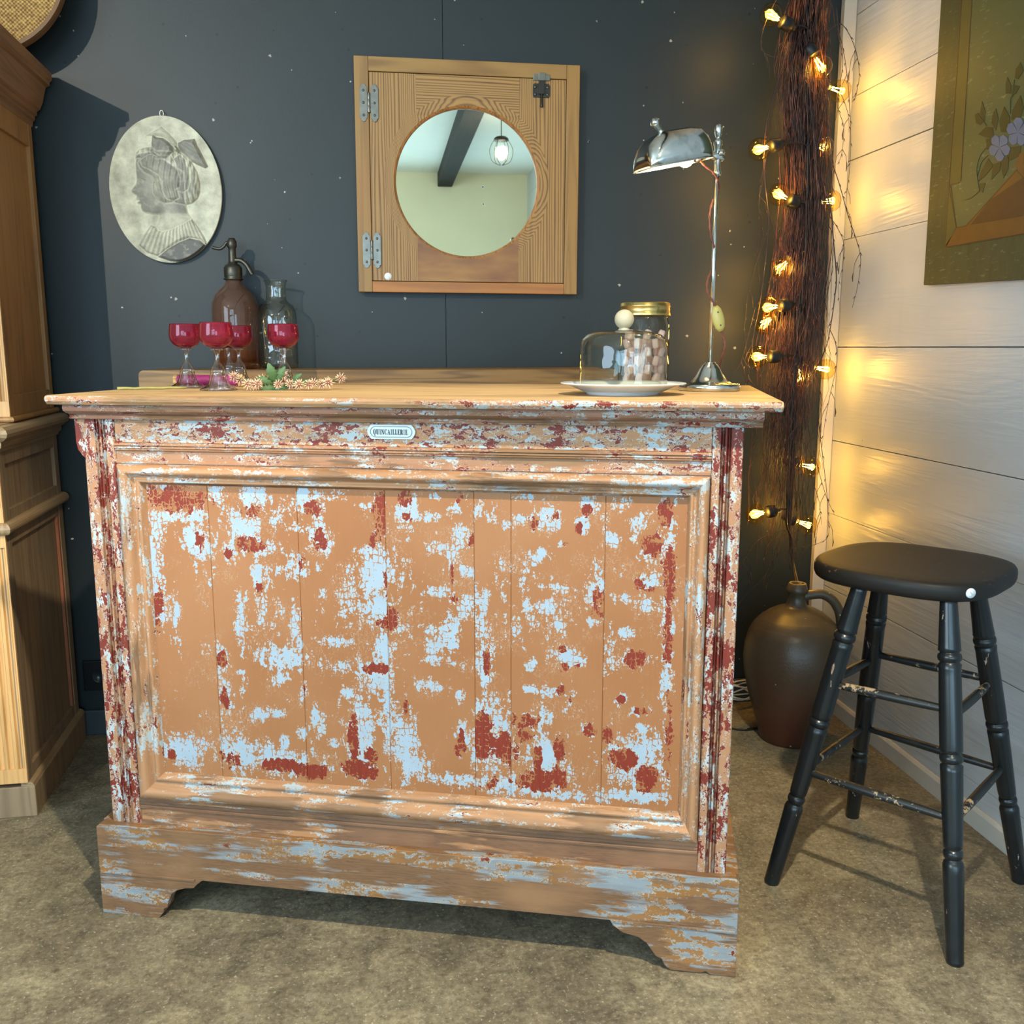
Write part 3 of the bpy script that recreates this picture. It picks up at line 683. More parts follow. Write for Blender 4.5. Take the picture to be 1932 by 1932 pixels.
# upper body set back
FU = .105
ell_mould([(-.01, .9283)]+arc(.004, .9348, .0065, -90, 90, 6)+[(-.01, .9413)], FU-.004, 'base_moulding', M_OAKS)
side(.941, 1.66, (FU+.002, FU+.035, .432, .462), [(.941, .990), (1.60, 1.66)], M_OAKS, M_OAKS, 'side', DP)
fluted(SX-.0005, .085, FU-.004, .9415, 1.66, 'fluted_post')
kb(MB().box((-WD, FU+.003, .941), (SX-.086, FU+.02, 1.66)), 'door', M_OAKF)
kb(MB().box((-WD, FU+.031, .941), (SX-.021, DP-.002, 1.66)), 'upper_carcass', M_OAKL)
top = [(SX-.03, 1.655), (SX+.001, 1.655), (SX+.003, 1.668), (SX+.008, 1.672), (SX+.008, 1.680), (SX+.014, 1.684), (SX+.014, 1.692), (SX+.022, 1.698), (SX+.030, 1.715), (SX+.036, 1.738), (SX+.040, 1.752), (SX+.050, 1.756), (SX+.050, 1.764), (SX+.056, 1.770), (SX+.056, 1.787), (SX-.03, 1.787)]
ell_mould([(x-SX, z) for x, z in top], FU-.004, 'cornice', M_OAKW)
kb(MB().box((-WD, FU+.03, 1.661), (SX-.031, DP-.001, 1.786)), 'cornice_top', M_OAKW)

# woven disc leaning on the cupboard top
dc = at_y(-30, -22, 2.66)
t = NT('woven_straw'); c0 = t.co()
wx = t.math('SINE', t.math('MULTIPLY', t.sep(t.co())[0], 640)); wz = t.math('SINE', t.math('MULTIPLY', t.sep(t.co())[2], 640))
wv = t.math('MULTIPLY', wx, wz); nz = t.noise(c0, 120, 3)
cc = t.mix(t.step(t.math('ADD', wv, t.math('MULTIPLY', t.math('SUBTRACT', nz, .5), 4)), -.9, 1.1), L('#6e4c22'), L('#cda35e'))
t.bump(wv, .7, .003); M_STRAW = t.fin(cc, .7)
R_D = .207; zc = 1.7885+R_D+.006
disc = root('woven_tray', (dc.x, 2.62, zc), 'round woven straw tray standing on top of the cupboard', 'tray')
disc.rotation_euler = (radians(-7), 0, 0)
build(MB().lathe([(0, 0), (R_D-.008, 0), (R_D-.008, .006), (0, .006)], (0, 0, 0), 64, axis=(0, -1, 0), smooth=False), 'woven_face', M_STRAW, disc, local=True)
build(MB().lathe([(R_D-.009, -.014), (R_D, -.014), (R_D+.001, 0), (R_D, .010), (R_D-.009, .010)], (0, 0, 0), 72, axis=(0, -1, 0), smooth=False, closed=True), 'rim', plain('tray_rim', '#6b4a2a', .5), disc, local=True)

# ================================================================== WALL SOCKET
so = at_y(156, 1246, YW); so2 = at_y(158, 1302, YW); hs = so.z-so2.z
sock = root('wall_socket', (so.x+hs*.5, YW-.004, (so.z+so2.z)/2), 'square black wall socket low on the dark wall between cupboard and counter', 'socket')
M_BLK = plain('black_plastic', '#15191b', .3, var=.05)
h = hs/2
build(MB().box((-h, -.006, -h), (h, .0035, h)), 'face_plate', M_BLK, sock, local=True, bevel=.003)
build(MB().lathe([(.021, 0), (.021, .002), (.019, .002), (.0185, -.004), (0, -.004)][::-1], (.002, -.0062, 0), 32, axis=(0, -1, 0)), 'socket_well', plain('socket_ring', '#2a3033', .25), sock, local=True)

# ================================================================== PLASTER MEDALLION
mc = at_y(315, 360, 2.725); WM, HM = .285, .372
med = root('plaster_medallion', (mc.x, 2.712, mc.z), 'oval plaster medallion with a girl in profile wearing a hair bow, hung on dark wall', 'medallion')
K = HM/1687; RELIEF = 1.35
def mp(pts): return [((x-714)*K, -(y-991)*K) for x, y in pts]
face = mp([(400,600),(388,660),(380,780),(385,870),(376,920),(345,962),(315,1000),(320,1030),(347,1052),(372,1067),(360,1095),(372,1112),(398,1120),(372,1136),(380,1158),(412,1166),(410,1200),(424,1240),(465,1266),(545,1280),(612,1276),(622,1320),(600,1370),(574,1412),(592,1455),(650,1470),(760,1440),(900,1370),(1000,1312),(960,1262),(943,1160),(950,800),(600,560)])
hair = mp([(386,640),(400,578),(440,535),(510,512),(585,505),(640,560),(820,560),(900,560),(960,590),(1030,660),(1090,780),(1115,900),(1110,1000),(1080,1080),(1010,1140),(930,1162),(800,1140),(700,1155),(630,1125),(588,1050),(578,960),(592,890),(560,840),(480,800),(430,740),(415,690),(450,640)])
curl = mp([(450,660),(560,600),(700,620),(800,600),(860,700),(880,800),(900,900),(860,1000),(880,1080),(800,1120),(720,1090),(680,1000),(690,900),(640,820),(560,770),(470,730)])
lock = mp([(830,640),(900,590),(960,640),(1000,760),(1010,880),(985,980),(920,1022),(840,995),(890,940),(900,860),(860,760)])
bowl_ = mp([(600,365),(650,395),(720,400),(790,450),(828,500),(828,560),(760,650),(650,648),(600,610),(578,560),(582,470)])
bowt = mp([(510,380),(600,335),(700,270),(760,320),(830,390),(870,440),(880,490),(830,490),(780,440),(720,396),(640,380)])
bowr = mp([(885,450),(960,415),(1080,400),(1110,480),(1160,580),(1220,715),(1180,732),(1100,700),(1030,662),(960,600),(905,540),(885,500)])
knot = mp([(828,500),(862,486),(905,540),(880,568),(850,560)])
coll = mp([(573,1420),(520,1400),(470,1460),(400,1560),(360,1630),(455,1722),(590,1765),(690,1680),(820,1590),(960,1540),(1080,1560),(1168,1645),(1130,1530),(1060,1410),(998,1318),(900,1375),(760,1445),(650,1475),(595,1460)])
shou = mp([(575,1768),(690,1680),(820,1600),(960,1545),(1080,1570),(1172,1650),(1080,1742),(960,1800),(840,1830),(720,1820)])
def sdf(poly, X, Y):
    P = np.array(poly); inside = np.zeros(X.shape, bool); d = np.full(X.shape, 9.)
    for i in range(len(P)):
        a = P[i]; b = P[(i+1) % len(P)]; ab = b-a
        t_ = np.clip(((X-a[0])*ab[0]+(Y-a[1])*ab[1])/(ab@ab+1e-12), 0, 1)
        d = np.minimum(d, np.hypot(X-a[0]-t_*ab[0], Y-a[1]-t_*ab[1]))
        if abs(b[1]-a[1]) > 1e-9:
            c_ = ((a[1] > Y) != (b[1] > Y)) & (X < (b[0]-a[0])*(Y-a[1])/(b[1]-a[1])+a[0]); inside ^= c_
    return np.where(inside, d, -d)
NU, NV = 230, 300
# a polar-free grid squeezed into the oval
uu = np.linspace(-1, 1, NU); vv = np.linspace(-1, 1, NV); Ug, Vg = np.meshgrid(uu, vv)
X = Ug*np.sqrt(1-Vg**2/2)*WM/2; Y = Vg*np.sqrt(1-Ug**2/2)*HM/2
def bump_(poly, H, w_, pw=.5): d = np.clip(sdf(poly, X, Y)/w_, 0, 1); return H*d**pw
Hh = np.zeros(X.shape)
fd = sdf(face, X, Y); hf = .0075*np.clip(fd/.022, 0, 1)**.55; Hh = np.maximum(Hh, hf)
def px2(x, y): q = mp([(x, y)])[0]; return q
def blob(x, y, rx, ry, ang=0):
    cx_, cy_ = px2(x, y); a = radians(ang); dx = X-cx_; dy = Y-cy_
    u_ = (dx*cos(a)+dy*sin(a))/(rx*K); v_ = (-dx*sin(a)+dy*cos(a))/(ry*K); return np.exp(-(u_**2+v_**2))
Hh += blob(520, 1050, 90, 110)*.0025 - blob(440, 905, 50, 22, -10)*.0022 + blob(455, 870, 60, 14, -8)*.0012 - blob(470, 885, 50, 7, -28)*.0015
Hh -= blob(400, 1085, 26, 10)*.001 + blob(395, 1120, 30, 6)*.0016
Hh -= blob(600, 1290, 60, 26, 35)*.0018
hd = sdf(hair, X, Y); hh = .0105*np.clip(hd/.012, 0, 1)**.5
# strands following the waves
ph = np.arctan2(Y-px2(760, 760)[1], X-px2(760, 760)[0]); rr = np.hypot(X-px2(760, 760)[0], (Y-px2(760, 760)[1])*.8)
str_ = np.sin(X*900+np.sin(Y*60+X*30)*3.5)*.0006+np.sin(X*420+np.sin(Y*45)*3)*.0006
hh = np.where(hd > 0, hh+str_*np.clip(hd/.006, 0, 1), 0); Hh = np.where(hd > 0, np.maximum(hh, Hh*.5), Hh)
Hh += np.where(hd > 0, bump_(curl, .0022, .006), 0) - np.exp(-(sdf(curl, X, Y)/.0016)**2)*.0018*(hd > 0)
Hh += bump_(lock, .0025, .008) - np.exp(-(sdf(lock, X, Y)/.0013)**2)*.0014*(sdf(hair, X, Y) > 0)
for pol, H_, w_ in ((bowt, .007, .008), (bowl_, .0135, .008), (bowr, .011, .008), (knot, .0165, .004)):
    d_ = sdf(pol, X, Y); b_ = H_*np.clip(d_/w_, 0, 1)**.6; Hh = np.where(d_ > 0, np.maximum(b_, Hh*.65), Hh)
Hh += (sdf(bowr, X, Y) > 0)*np.sin((X*.6+Y)*330)*.0011 + (sdf(bowl_, X, Y) > 0)*np.sin((X-Y*.4)*300)*.0012
cd_ = sdf(coll, X, Y); an = np.arctan2(X-px2(830, 900)[0], -(Y-px2(830, 900)[1]))
hc = .006*np.clip(cd_/.005, 0, 1)**.6+np.sin(an*95)*.0009*(cd_ > 0); Hh = np.where(cd_ > 0, np.maximum(hc, .002), Hh)
sd_ = sdf(shou, X, Y); Hh = np.where(sd_ > 0, .0085*np.clip(sd_/.006, 0, 1)**.5, Hh)
edge_d = 1-np.sqrt((X/(WM/2))**2+(Y/(HM/2))**2); Hh = Hh*np.clip(edge_d/.02, 0, 1)
pat_shade = .7*np.clip(fd/.004, 0, 1)*np.clip((Y-px2(0, 1300)[1])/.012, 0, 1)*(.75+.4*np.exp(-(fd/.03)**2))  # patina on the raised face, with relief shade painted in along its edge
pat_shade = np.maximum(pat_shade, np.where(hd > 0, .30+.28*np.sin(X*420+np.sin(Y*55)*3), 0)); pat_shade = np.maximum(pat_shade, .75*np.clip(sdf(lock, X, Y)/.004, 0, 1))
pat_shade = np.maximum(pat_shade, .8*(sdf(bowl_, X, Y) > 0)); pat_shade = np.maximum(pat_shade, .75*(sdf(bowr, X, Y) > 0)); pat_shade = np.where(sd_ > 0, 1.15, pat_shade)
pat_shade = np.where(cd_ > 0, .45*(np.sin(an*95) < -.2), pat_shade)
allp = [face, hair, bowl_, bowr, bowt, coll, shou, lock, curl]
halo = np.zeros(X.shape)
for pol in allp: halo = np.maximum(halo, np.exp(-(sdf(pol, X, Y)/.0022)**2))
m = MB(); TH = .014
vs = [(float(X[j, i]), float(-Hh[j, i]*RELIEF), float(Y[j, i])) for j in range(NV) for i in range(NU)]
m.add(vs, [(j*NU+i, j*NU+i+1, (j+1)*NU+i+1, (j+1)*NU+i) for j in range(NV-1) for i in range(NU-1)], True)
rim = [(0, i) for i in range(NU)]+[(j, NU-1) for j in range(1, NV)]+[(NV-1, i) for i in range(NU-2, -1, -1)]+[(j, 0) for j in range(NV-2, 0, -1)]
o_ = len(m.v); k_ = len(rim)
m.v += [(vs[j*NU+i][0]*1.004, .003, vs[j*NU+i][2]*1.004) for j, i in rim]+[(vs[j*NU+i][0], TH, vs[j*NU+i][2]) for j, i in rim]
for q in range(k_):
    a, b = rim[q], rim[(q+1) % k_]
    m.f.append((b[0]*NU+b[1], a[0]*NU+a[1], o_+q, o_+(q+1) % k_)); m.sm.append(True)
    m.f.append((o_+(q+1) % k_, o_+q, o_+k_+q, o_+k_+(q+1) % k_)); m.sm.append(True)
t = NT('aged_plaster'); at_ = t.n('ShaderNodeAttribute', attribute_name='patina_shade'); sp = t.sep(at_.outputs['Vector'])
mot = t.noise(t.co(), 22, 5, .65); m2 = t.noise(t.co(), 60, 4, .6)
c = t.mix(t.step(mot, .35, .68), L('#cfcab0'), L('#98937f'))
c = t.mix(t.math('MULTIPLY', sp[0], t.step(m2, .05, .5)), c, L('#686660'))
c = t.mix(t.math('MULTIPLY', sp[1], .35), c, L('#d6d2ba'))
t.bump(m2, .2, .001); M_PLAST = t.fin(c, .75)
o = build(m, 'relief', M_PLAST, med, local=True)
at = o.data.attributes.new('patina_shade', 'FLOAT_VECTOR', 'POINT'); arr = np.zeros((len(m.v), 3), np.float32)
arr[:NU*NV, 0] = pat_shade.ravel(); arr[:NU*NV, 1] = halo.ravel(); at.data.foreach_set('vector', arr.ravel())
zt = HM/2; m = MB().tube([(.0035*sin(a)*(1.3), .004, zt+.006-.008*cos(a)) for a in [2*pi*k/20 for k in range(21)]], .0011, 6)
build(m, 'wire_loop', plain('pale_wire', '#cfcbb8', .35, .6), med, local=True)

# ================================================================== MIRROR IN CUPBOARD DOOR
YM = 2.690
c_tl, c_tr, c_bl, c_br = [at_y(x, y, YM) for x, y in ((663, 106), (1091, 121), (679, 553), (1090, 553))]
mx0, mx1, mz0, mz1 = (c_tl.x+c_bl.x)/2, (c_tr.x+c_br.x)/2, (c_bl.z+c_br.z)/2, (c_tl.z+c_tr.z)/2
mir = root('door_mirror', ((mx0+mx1)/2, YM, mz0), 'round mirror set in a stripped pine cupboard door with iron hinges, on dark wall', 'mirror')
mir.rotation_euler = (0, radians(.25), 0)
mxc = (mx0+mx1)/2; W2_, H2_ = (mx1-mx0)/2, mz1-mz0
def mc_(x, y, Y=YM): p = at_y(x, y, Y); return (p.x-mxc, p.z-mz0)
dx0 = mc_(699, 345)[0]; dz1 = mc_(881, 143)[1]; dx1, dz0 = mc_(1063, 533)
cx, cz = mc_(881, 345); RC = (mc_(1019, 345)[0]-mc_(743, 345)[0])/2
M_PV = wood('pine_door_upright', '#a0783f', '#523114', 'z', 36, .75, 0, .5, ring=(cx, cz, RC))
M_PH = wood('pine_door_rail', '#a0783f', '#523114', 'x', 36, .75, 0, .5, ring=(cx, cz, RC))
M_PB = wood('pine_bottom_rail', '#a0723a', '#7e4f28', 'x', 12, .35, .85, .5, '#5c2c1c', off=1.7, thr=.37)
M_FR = wood('pine_frame_upright', '#957038', '#6c4a22', 'z', 20, .4, .4, .5, '#a0642c')
M_FH = wood('pine_frame_rail', '#957038', '#664420', 'x', 16, .5, .4, .5, '#7b4a20')
fw = dx0+W2_; TK = .026
pb = lambda mb, n, mat, bev=.0015, p=None: build(mb, n, mat, p or mir, local=True, bevel=bev)
pb(MB().box((-W2_, 0, 0), (dx0-.0015, TK, H2_)), 'frame_stile', M_FR)
pb(MB().box((dx1+.002, 0, 0), (W2_, TK, H2_)), 'frame_stile', M_FR)
pb(MB().box((dx0-.001, 0, dz1+.002), (dx1+.0015, TK, H2_)), 'frame_rail', M_FH)
pb(MB().box((dx0-.001, 0, 0), (dx1+.0015, TK, dz0-.002)), 'frame_rail', wood('pine_frame_bottom', '#ad6f2f', '#774620', 'x', 16, .4, .6, .5, '#7b5238'))
sa = mc_(786, 345)[0]; sb = mc_(978.5, 345)[0]
def yat(x): return sqrt(max(RC**2-(x-cx)**2, 0))
def arcpts(a0, a1, n=40): return [(cx+RC*cos(a0+(a1-a0)*i/n), cz+RC*sin(a0+(a1-a0)*i/n)) for i in range(n+1)]
ha = atan2(yat(sa), sa-cx); hb = atan2(yat(sb), sb-cx)
g = .0003; d0, d1 = .002, .022
pb(MB().prism([(dx0, dz0), (sa-g, dz0)]+arcpts(2*pi-ha, ha)+[(sa-g, dz1), (dx0, dz1)], 'y', d0, d1), 'door_stile', M_PV, 0)
pb(MB().prism([(dx1, dz1), (sb+g, dz1)]+arcpts(hb, -hb)+[(sb+g, dz0), (dx1, dz0)], 'y', d0, d1), 'door_stile', M_PV, 0)
pb(MB().prism([(sa, dz1)]+arcpts(ha, hb)+[(sb, dz1)], 'y', d0, d1), 'door_rail', M_PH, 0)
pb(MB().prism([(sb, dz0)]+arcpts(-hb, -(2*pi-(2*pi-ha)) if False else -ha)+[(sa, dz0)], 'y', d0, d1), 'door_rail', M_PB, 0)
pb(MB().lathe([(RC+.0006, -.0001), (RC-.004, -.003), (RC-.007, -.010), (RC-.0065, -.013)], (cx, d0, cz), 96, axis=(0, -1, 0), closed=False), 'rounded_lip', wood('lip_wood', '#a87440', '#5c3418', 'z', 50, .6, .3, .4), 0)
mir.children[-1].data.polygons[-1].use_smooth = False
# drop the lathe caps of the lip so it is an open ring
bm = bmesh.new(); bm.from_mesh(mir.children[-1].data); bmesh.ops.delete(bm, geom=[f for f in bm.faces if len(f.verts) > 8], context='FACES'); bm.to_mesh(mir.children[-1].data); bm.free()
t = NT('old_mirror'); sp = t.vor(t.co(), 22); cr = t.sep(t.vor(t.co(), 22, out='Color'))[0]; wob = t.noise(t.co(), 90, 3)
spot_ = t.math('MULTIPLY', t.math('SUBTRACT', 1, t.step(t.math('ADD', sp, t.math('MULTIPLY', wob, .12)), .09, .13)), t.math('GREATER_THAN', cr, .86))
c = t.mix(spot_, L('#e4e6d2'), L('#191915')); t.fin(c, t.math('ADD', .012, t.math('MULTIPLY', spot_, .5)), t.math('SUBTRACT', 1, spot_)); M_MIR = t.m
pb(MB().prism([(cx+(RC-.006)*cos(a), cz+(RC-.006)*sin(a)) for a in [2*pi*k/96 for k in range(96)]], 'y', .0145, .018), 'mirror_glass', M_MIR, 0)
M_IRON = plain('worn_galvanised_iron', '#75736b', .38, .85, .35, 60); M_DKIRON = plain('dark_iron', '#3c3a35', .42, .8, .3, 80)
M_SCREW = plain('old_screw', '#5f5c54', .4, .8)
for (hx, hy) in ((694, 195), (704, 473)):
    ox, oz = mc_(hx, hy); hg = None; ox = dx0-.001
    m = MB()
    hl = .045
    for sgn in (-1, 1):
        xa, xb = (ox-.0245, ox-.0045) if sgn < 0 else (ox+.0045, ox+.0245)
        xm = (xa+xb)/2; hwd = (xb-xa)/2
        poly = [(xm, oz-hl-.003), (xm+hwd*.55, oz-hl), (xm+hwd*.6, oz-hl+.004), (xb, oz-hl+.007), (xb, oz+hl-.007), (xm+hwd*.6, oz+hl-.004), (xm+hwd*.55, oz+hl), (xm, oz+hl+.003), (xm-hwd*.55, oz+hl), (xm-hwd*.6, oz+hl-.004), (xa, oz+hl-.007), (xa, oz-hl+.007), (xm-hwd*.6, oz-hl+.004), (xm-hwd*.55, oz-hl)]
        m.prism(poly, 'y', -.0022, .0001)
    m.box((ox-.005, -.0018, oz-.022), (ox+.005, -.0006, oz+.022))
    m.lathe([(.0032, -.025), (.0035, -.024), (.0035, -.008), (.0029, -.0075), (.0035, -.007), (.0035, .007), (.0029, .0075), (.0035, .008), (.0035, .024), (.0032, .025)], (ox, -.003, oz), 12)
    hg = pb(m, 'hinge', M_IRON, .0004)
    for sx in (-.0145, .0145):
        for dz in (-.031, 0, .031):
            mm = MB().lathe([(.0034, 0), (.003, .0009), (0, .001)], (ox+sx, -.0022, oz+dz), 12, axis=(0, -1, 0)); mm.box((ox+sx-.003, -.0035, oz+dz-.0004), (ox+sx+.003, -.003, oz+dz+.0004))
            build(mm, 'screw', M_SCREW, hg, local=True)
ox, oz = mc_(1020, 165)
LM = Matrix.Translation((ox, 0, oz)) @ Matrix.Scale(1.4, 4) @ Matrix.Translation((-ox, 0, -oz))
m = MB(); m.M = LM; m.prism([(ox-.017, oz-.014), (ox-.015, oz-.018), (ox+.015, oz-.018), (ox+.017, oz-.014), (ox+.017, oz+.004), (ox+.014, oz+.008), (ox-.014, oz+.008), (ox-.017, oz+.004)], 'y', .0002, .002)
m.box((ox-.0055, -.004, oz-.012), (ox+.0055, .001, oz+.014)); m.lathe([(.003, -.036), (.0034, -.034), (.0024, -.03), (.0024, -.012)], (ox, -.003, oz), 12)
latch = pb(m, 'latch', M_DKIRON, .0006)
m = MB(); m.M = LM; m.box((ox-.0165, -.002, oz+.013), (ox-.006, .0002, oz+.024)); m.box((ox+.006, -.002, oz+.013), (ox+.0165, .0002, oz+.024)); m.box((ox-.0065, -.006, oz+.012), (ox+.0065, .0, oz+.026))
build(m, 'keeper', M_IRON, latch, local=True, bevel=.0006)
for sx in (-.012, .012):
    for dz in (-.012, .001):
        build(MB().lathe([(.0042, 0), (.0036, .0016), (0, .0018)], (ox+sx*1.4, .0002, oz+dz*1.4), 12, axis=(0, -1, 0)), 'screw', M_SCREW, latch, local=True)
M_STK = plain('paper_sticker', '#e9ecec', .6, var=.02); M_PEN = plain('pencil_mark', '#6d7480', .6)
ox, oz = mc_(732, 522)
stk = pb(MB().lathe([(.0098, 0), (.0098, .0004), (0, .0004)], (ox, d0-.0001, oz), 24, axis=(0, -1, 0)), 'price_sticker', M_STK, 0)
stk['label'] = 'round white price sticker'
def scribble(mb, P, dirx, up, n):
    for k in range(3):
        a = P+dirx*(-.003+.002*k)+up*(.002-.0022*k); mb.tube([a, a+dirx*.0012+up*.0008, a+dirx*.0024-up*.0006, a+dirx*.0036+up*.0006], .00025, 4)
m = MB(); scribble(m, Vector((ox, d0-.0007, oz)), Vector((1, 0, 0)), Vector((0, 0, 1)), 3); build(m, 'pencil_mark', M_PEN, stk, local=True)

# ================================================================== OAK TABLE BEHIND THE COUNTER
TZ = 1.0433; YT = 2.46
tl = at_y(260, 697, YT).x; tr = at_y(1166, 697, YT).x
tab = root('oak_table', ((tl+tr)/2, 2.58, 0), 'high narrow oak table against the dark wall behind the counter, only its front edge shows', 'table')
M_OAKT = wood('golden_oak', '#98703a', '#4f3314', 'x', 30, .6, .5, .45, '#8a5f2c')
pr = [(tl+.012, TZ)] + arc(tl+.012, TZ-.012, .012, 90, 180, 5) + [(tl, TZ-.12), (tr, TZ-.12)] + arc(tr-.012, TZ-.012, .012, 0, 90, 5)
build(MB().prism(pr, 'y', YT, YT+.02), 'front_board', M_OAKT, tab, bevel=.0015)
build(MB().box((tl+.004, YT+.0205, TZ-.022), (tr-.004, YW-.016, TZ-.0005)), 'tabletop', M_OAKT, tab, bevel=.001)
for x in (tl+.03, tr-.07):
    for y in (YT+.03, YW-.08): build(MB().box((x, y, 0), (x+.04, y+.04, TZ-.0225)), 'leg', M_OAKT, tab, bevel=.002)

# ------------------------------------------------------------------ soda siphon and carafe
def brownglass():
    t = NT('brown_glass'); t.b.inputs['Transmission Weight'].default_value = .86; t.b.inputs['IOR'].default_value = 1.35
    z = t.sep(t.co())[2]
    c = t.mix(t.step(z, .02, .10), L('#b06a3e'), L('#b08c78'))
    t.fin(c, .03); return t.m
sx_, sy_ = at_y(447, 660, 2.65).x, 2.65
siph = root('soda_siphon', (sx_, sy_, TZ), 'brown glass soda siphon with tarnished metal spout, on the table behind the goblets', 'siphon')
kb2 = lambda mb, n, mat, p=None, **k: build(mb, n, mat, p or siph, local=True, **k)
outer = [(.0, .0), (.050, .0), (.056, .003), (.0575, .010), (.0545, .014), (.0545, .017), (.0585, .021), (.0595, .030), (.0605, .09), (.0610, .15), (.0595, .170), (.052, .190), (.038, .206), (.026, .216), (.0215, .224), (.020, .232)]
inner = [(max(r-.0035, 0), max(z, .008)) for r, z in outer if z > .015]
kb2(MB().lathe(outer+inner[::-1]+[(0, .008)], seg=48), 'bottle', brownglass())
M_PEWT = plain('tarnished_pewter', '#4d4a42', .42, .85, .35, 90)
kb2(MB().lathe([(.0, .2315), (.0245, .2315), (.0255, .234), (.022, .237), (.0235, .240), (.0235, .262), (.020, .268), (.012, .274), (.0105, .279), (.0095, .300), (.0095, .312), (.0125, .316), (.0125, .330), (.0095, .334), (.0085, .338), (0, .339)], seg=32), 'valve_head', M_PEWT)
kb2(MB().tube(smooth_path([(.006, -.002, .282), (.022, -.004, .281), (.036, -.006, .270), (.046, -.008, .252), (.050, -.008, .245)]), .0062, 10), 'spout', M_PEWT)
kb2(MB().tube(smooth_path([(-.006, 0, .327), (-.014, 0, .326), (-.020, 0, .318), (-.030, 0, .311), (-.042, 0, .312), (-.050, 0, .3145)]), [.0062]+[.0058]*8+[.0048]*10+[.003]*8+[.002]*4 if False else .0042, 8), 'lever', M_PEWT)
cx_, cy_ = at_y(525, 660, 2.655).x, 2.655
car = root('glass_carafe', (cx_, cy_, TZ), 'clear glass carafe with wide neck and flared lip, right of the brown siphon', 'carafe')
co_ = [(0, 0), (.046, 0), (.051, .004), (.0525, .014), (.0525, .135), (.051, .150), (.044, .166), (.032, .175), (.0265, .181), (.0255, .19), (.0255, .215), (.0275, .226), (.031, .2295), (.031, .232), (.0265, .232)]
ci_ = [(.0235, .222), (.0235, .19), (.0245, .180), (.030, .172), (.042, .163), (.0485, .149), (.0500, .134), (.0500, .016), (.044, .010), (0, .009)]
build(MB().lathe(co_[:-1], seg=48), 'vessel', thin('clear_old_glass', '#f4f6f0', 1.9, '#a3aaa2', ripple=.5), car, local=True)

# ------------------------------------------------------------------ ruby goblets
M_CLR = thin('clear_pressed_glass', '#f6f4f2', 2.6, '#d0cac6')
t = NT('ruby_glass'); t.b.inputs['Transmission Weight'].default_value = .93; t.b.inputs['IOR'].default_value = 1.4
t.fin(L('#dc4f76'), .02); M_RUBY = t.m
GH = .1305
go = [(.0355, 0), (.0360, .0012), (.031, .005), (.0225, .010), (.0175, .019), (.0150, .030), (.0137, .0355), (.0150, .0372), (.0137, .039), (.0110, .0445), (.0078, .050), (.0052, .0545), (.0042, .062), (.0044, .070), (.0060, .0765), (.0115, .0775), (.0120, .0795), (.0100, .0810), (0, .0812)]
gi = [(0, .036), (.0085, .034), (.0125, .024), (.0155, .014), (.0210, .0075), (.0330, .0008)]
bo = [(.0, .0814), (.0095, .0814), (.0160, .0835), (.0245, .0885), (.0305, .097), (.0322, .105), (.0318, .115), (.0303, .127), (.0300, GH)]
bi = [(.0292, GH), (.0296, .127), (.0309, .115), (.0311, .105), (.0292, .098), (.0238, .0900), (.016, .0855), (0, .0845)]
gob = root('ruby_goblet', (0, 0, TOPZ), None, 'goblet', 'ruby glass goblets on the counter')
build(MB().lathe(gi[::1]+go[0:0]+[(p[0], p[1]) for p in []] if False else go+gi, seg=40), 'stem', M_CLR, gob, local=True)
build(MB().lathe(bo+bi, seg=48), 'bowl', M_RUBY, gob, local=True)
spots = [(355, 731.5, 'leftmost ruby glass goblet with clear bell foot, at the left end of the row'),
         (413, 736.5, 'ruby glass goblet second from the left, standing nearest the counter front'),
         (434, 720, 'ruby glass goblet hidden behind its neighbour, only the stem shows clearly'),
         (453, 725.5, 'ruby glass goblet in front of the brown siphon, right of the nearest goblet'),
         (538, 731.5, 'ruby glass goblet standing apart on the right behind the dried flowers')]
for k, (x, y, lab) in enumerate(spots):
    g_ = gob if k == 0 else copy_tree(gob)
    p = at_z(x, y, TOPZ); g_.location = (p.x, p.y, TOPZ+.0003); g_['label'] = lab

# ------------------------------------------------------------------ thread spool and stick
a = at_z(330, 726.5, TOPZ+.012); b = at_z(470, 728.5, TOPZ+.012)
a, b = Vector((-.41, 2.15, TOPZ+.0135)), Vector((-.265, 2.10, TOPZ+.0135))
a.x = at_y(331, 722, a.y).x; b.x = at_y(458, 728, b.y).x
sp_ = root('thread_spool', (a+b)/2, 'long wooden spool wound with violet thread lying behind the goblets', 'spool')
d = (b-a).normalized(); Ls = (b-a).length
M_SPW = wood('spool_wood', '#c9a36b', '#8f6a3c', 'x', 60)
build(MB().lathe([(.006, 0), (.0125, .001), (.0125, .006), (.008, .008), (.007, Ls-.008), (.0125, Ls-.006), (.0125, Ls-.001), (.006, Ls)], a, 24, axis=d), 'core', M_SPW, sp_)
t = NT('violet_thread'); wv = t.math('SINE', t.math('MULTIPLY', t.noise(t.co((1, .1, .1)), 400, 2), 30)); t.bump(wv, .4, .001)
M_THR = t.fin(t.mix(t.noise(t.co(), 200, 3), L('#6d1148'), L('#a02a70')), .5)
prt = [(.0105, .0085)]+[(.0108+.0008*(k % 2), .0085+(Ls-.017)*(k+.5)/36) for k in range(36)]+[(.0105, Ls-.0085)]
build(MB().lathe(prt, a, 24, axis=d), 'thread', M_THR, sp_)
a, b = at_z(221, 733, TOPZ+.003), at_z(352, 731, TOPZ+.003); b = Vector((b.x, b.y+.12, b.z)) if False else b
pp = [a+(b-a)*k/8+Vector((0, 0, .0006*sin(k*2.3))) for k in range(9)]
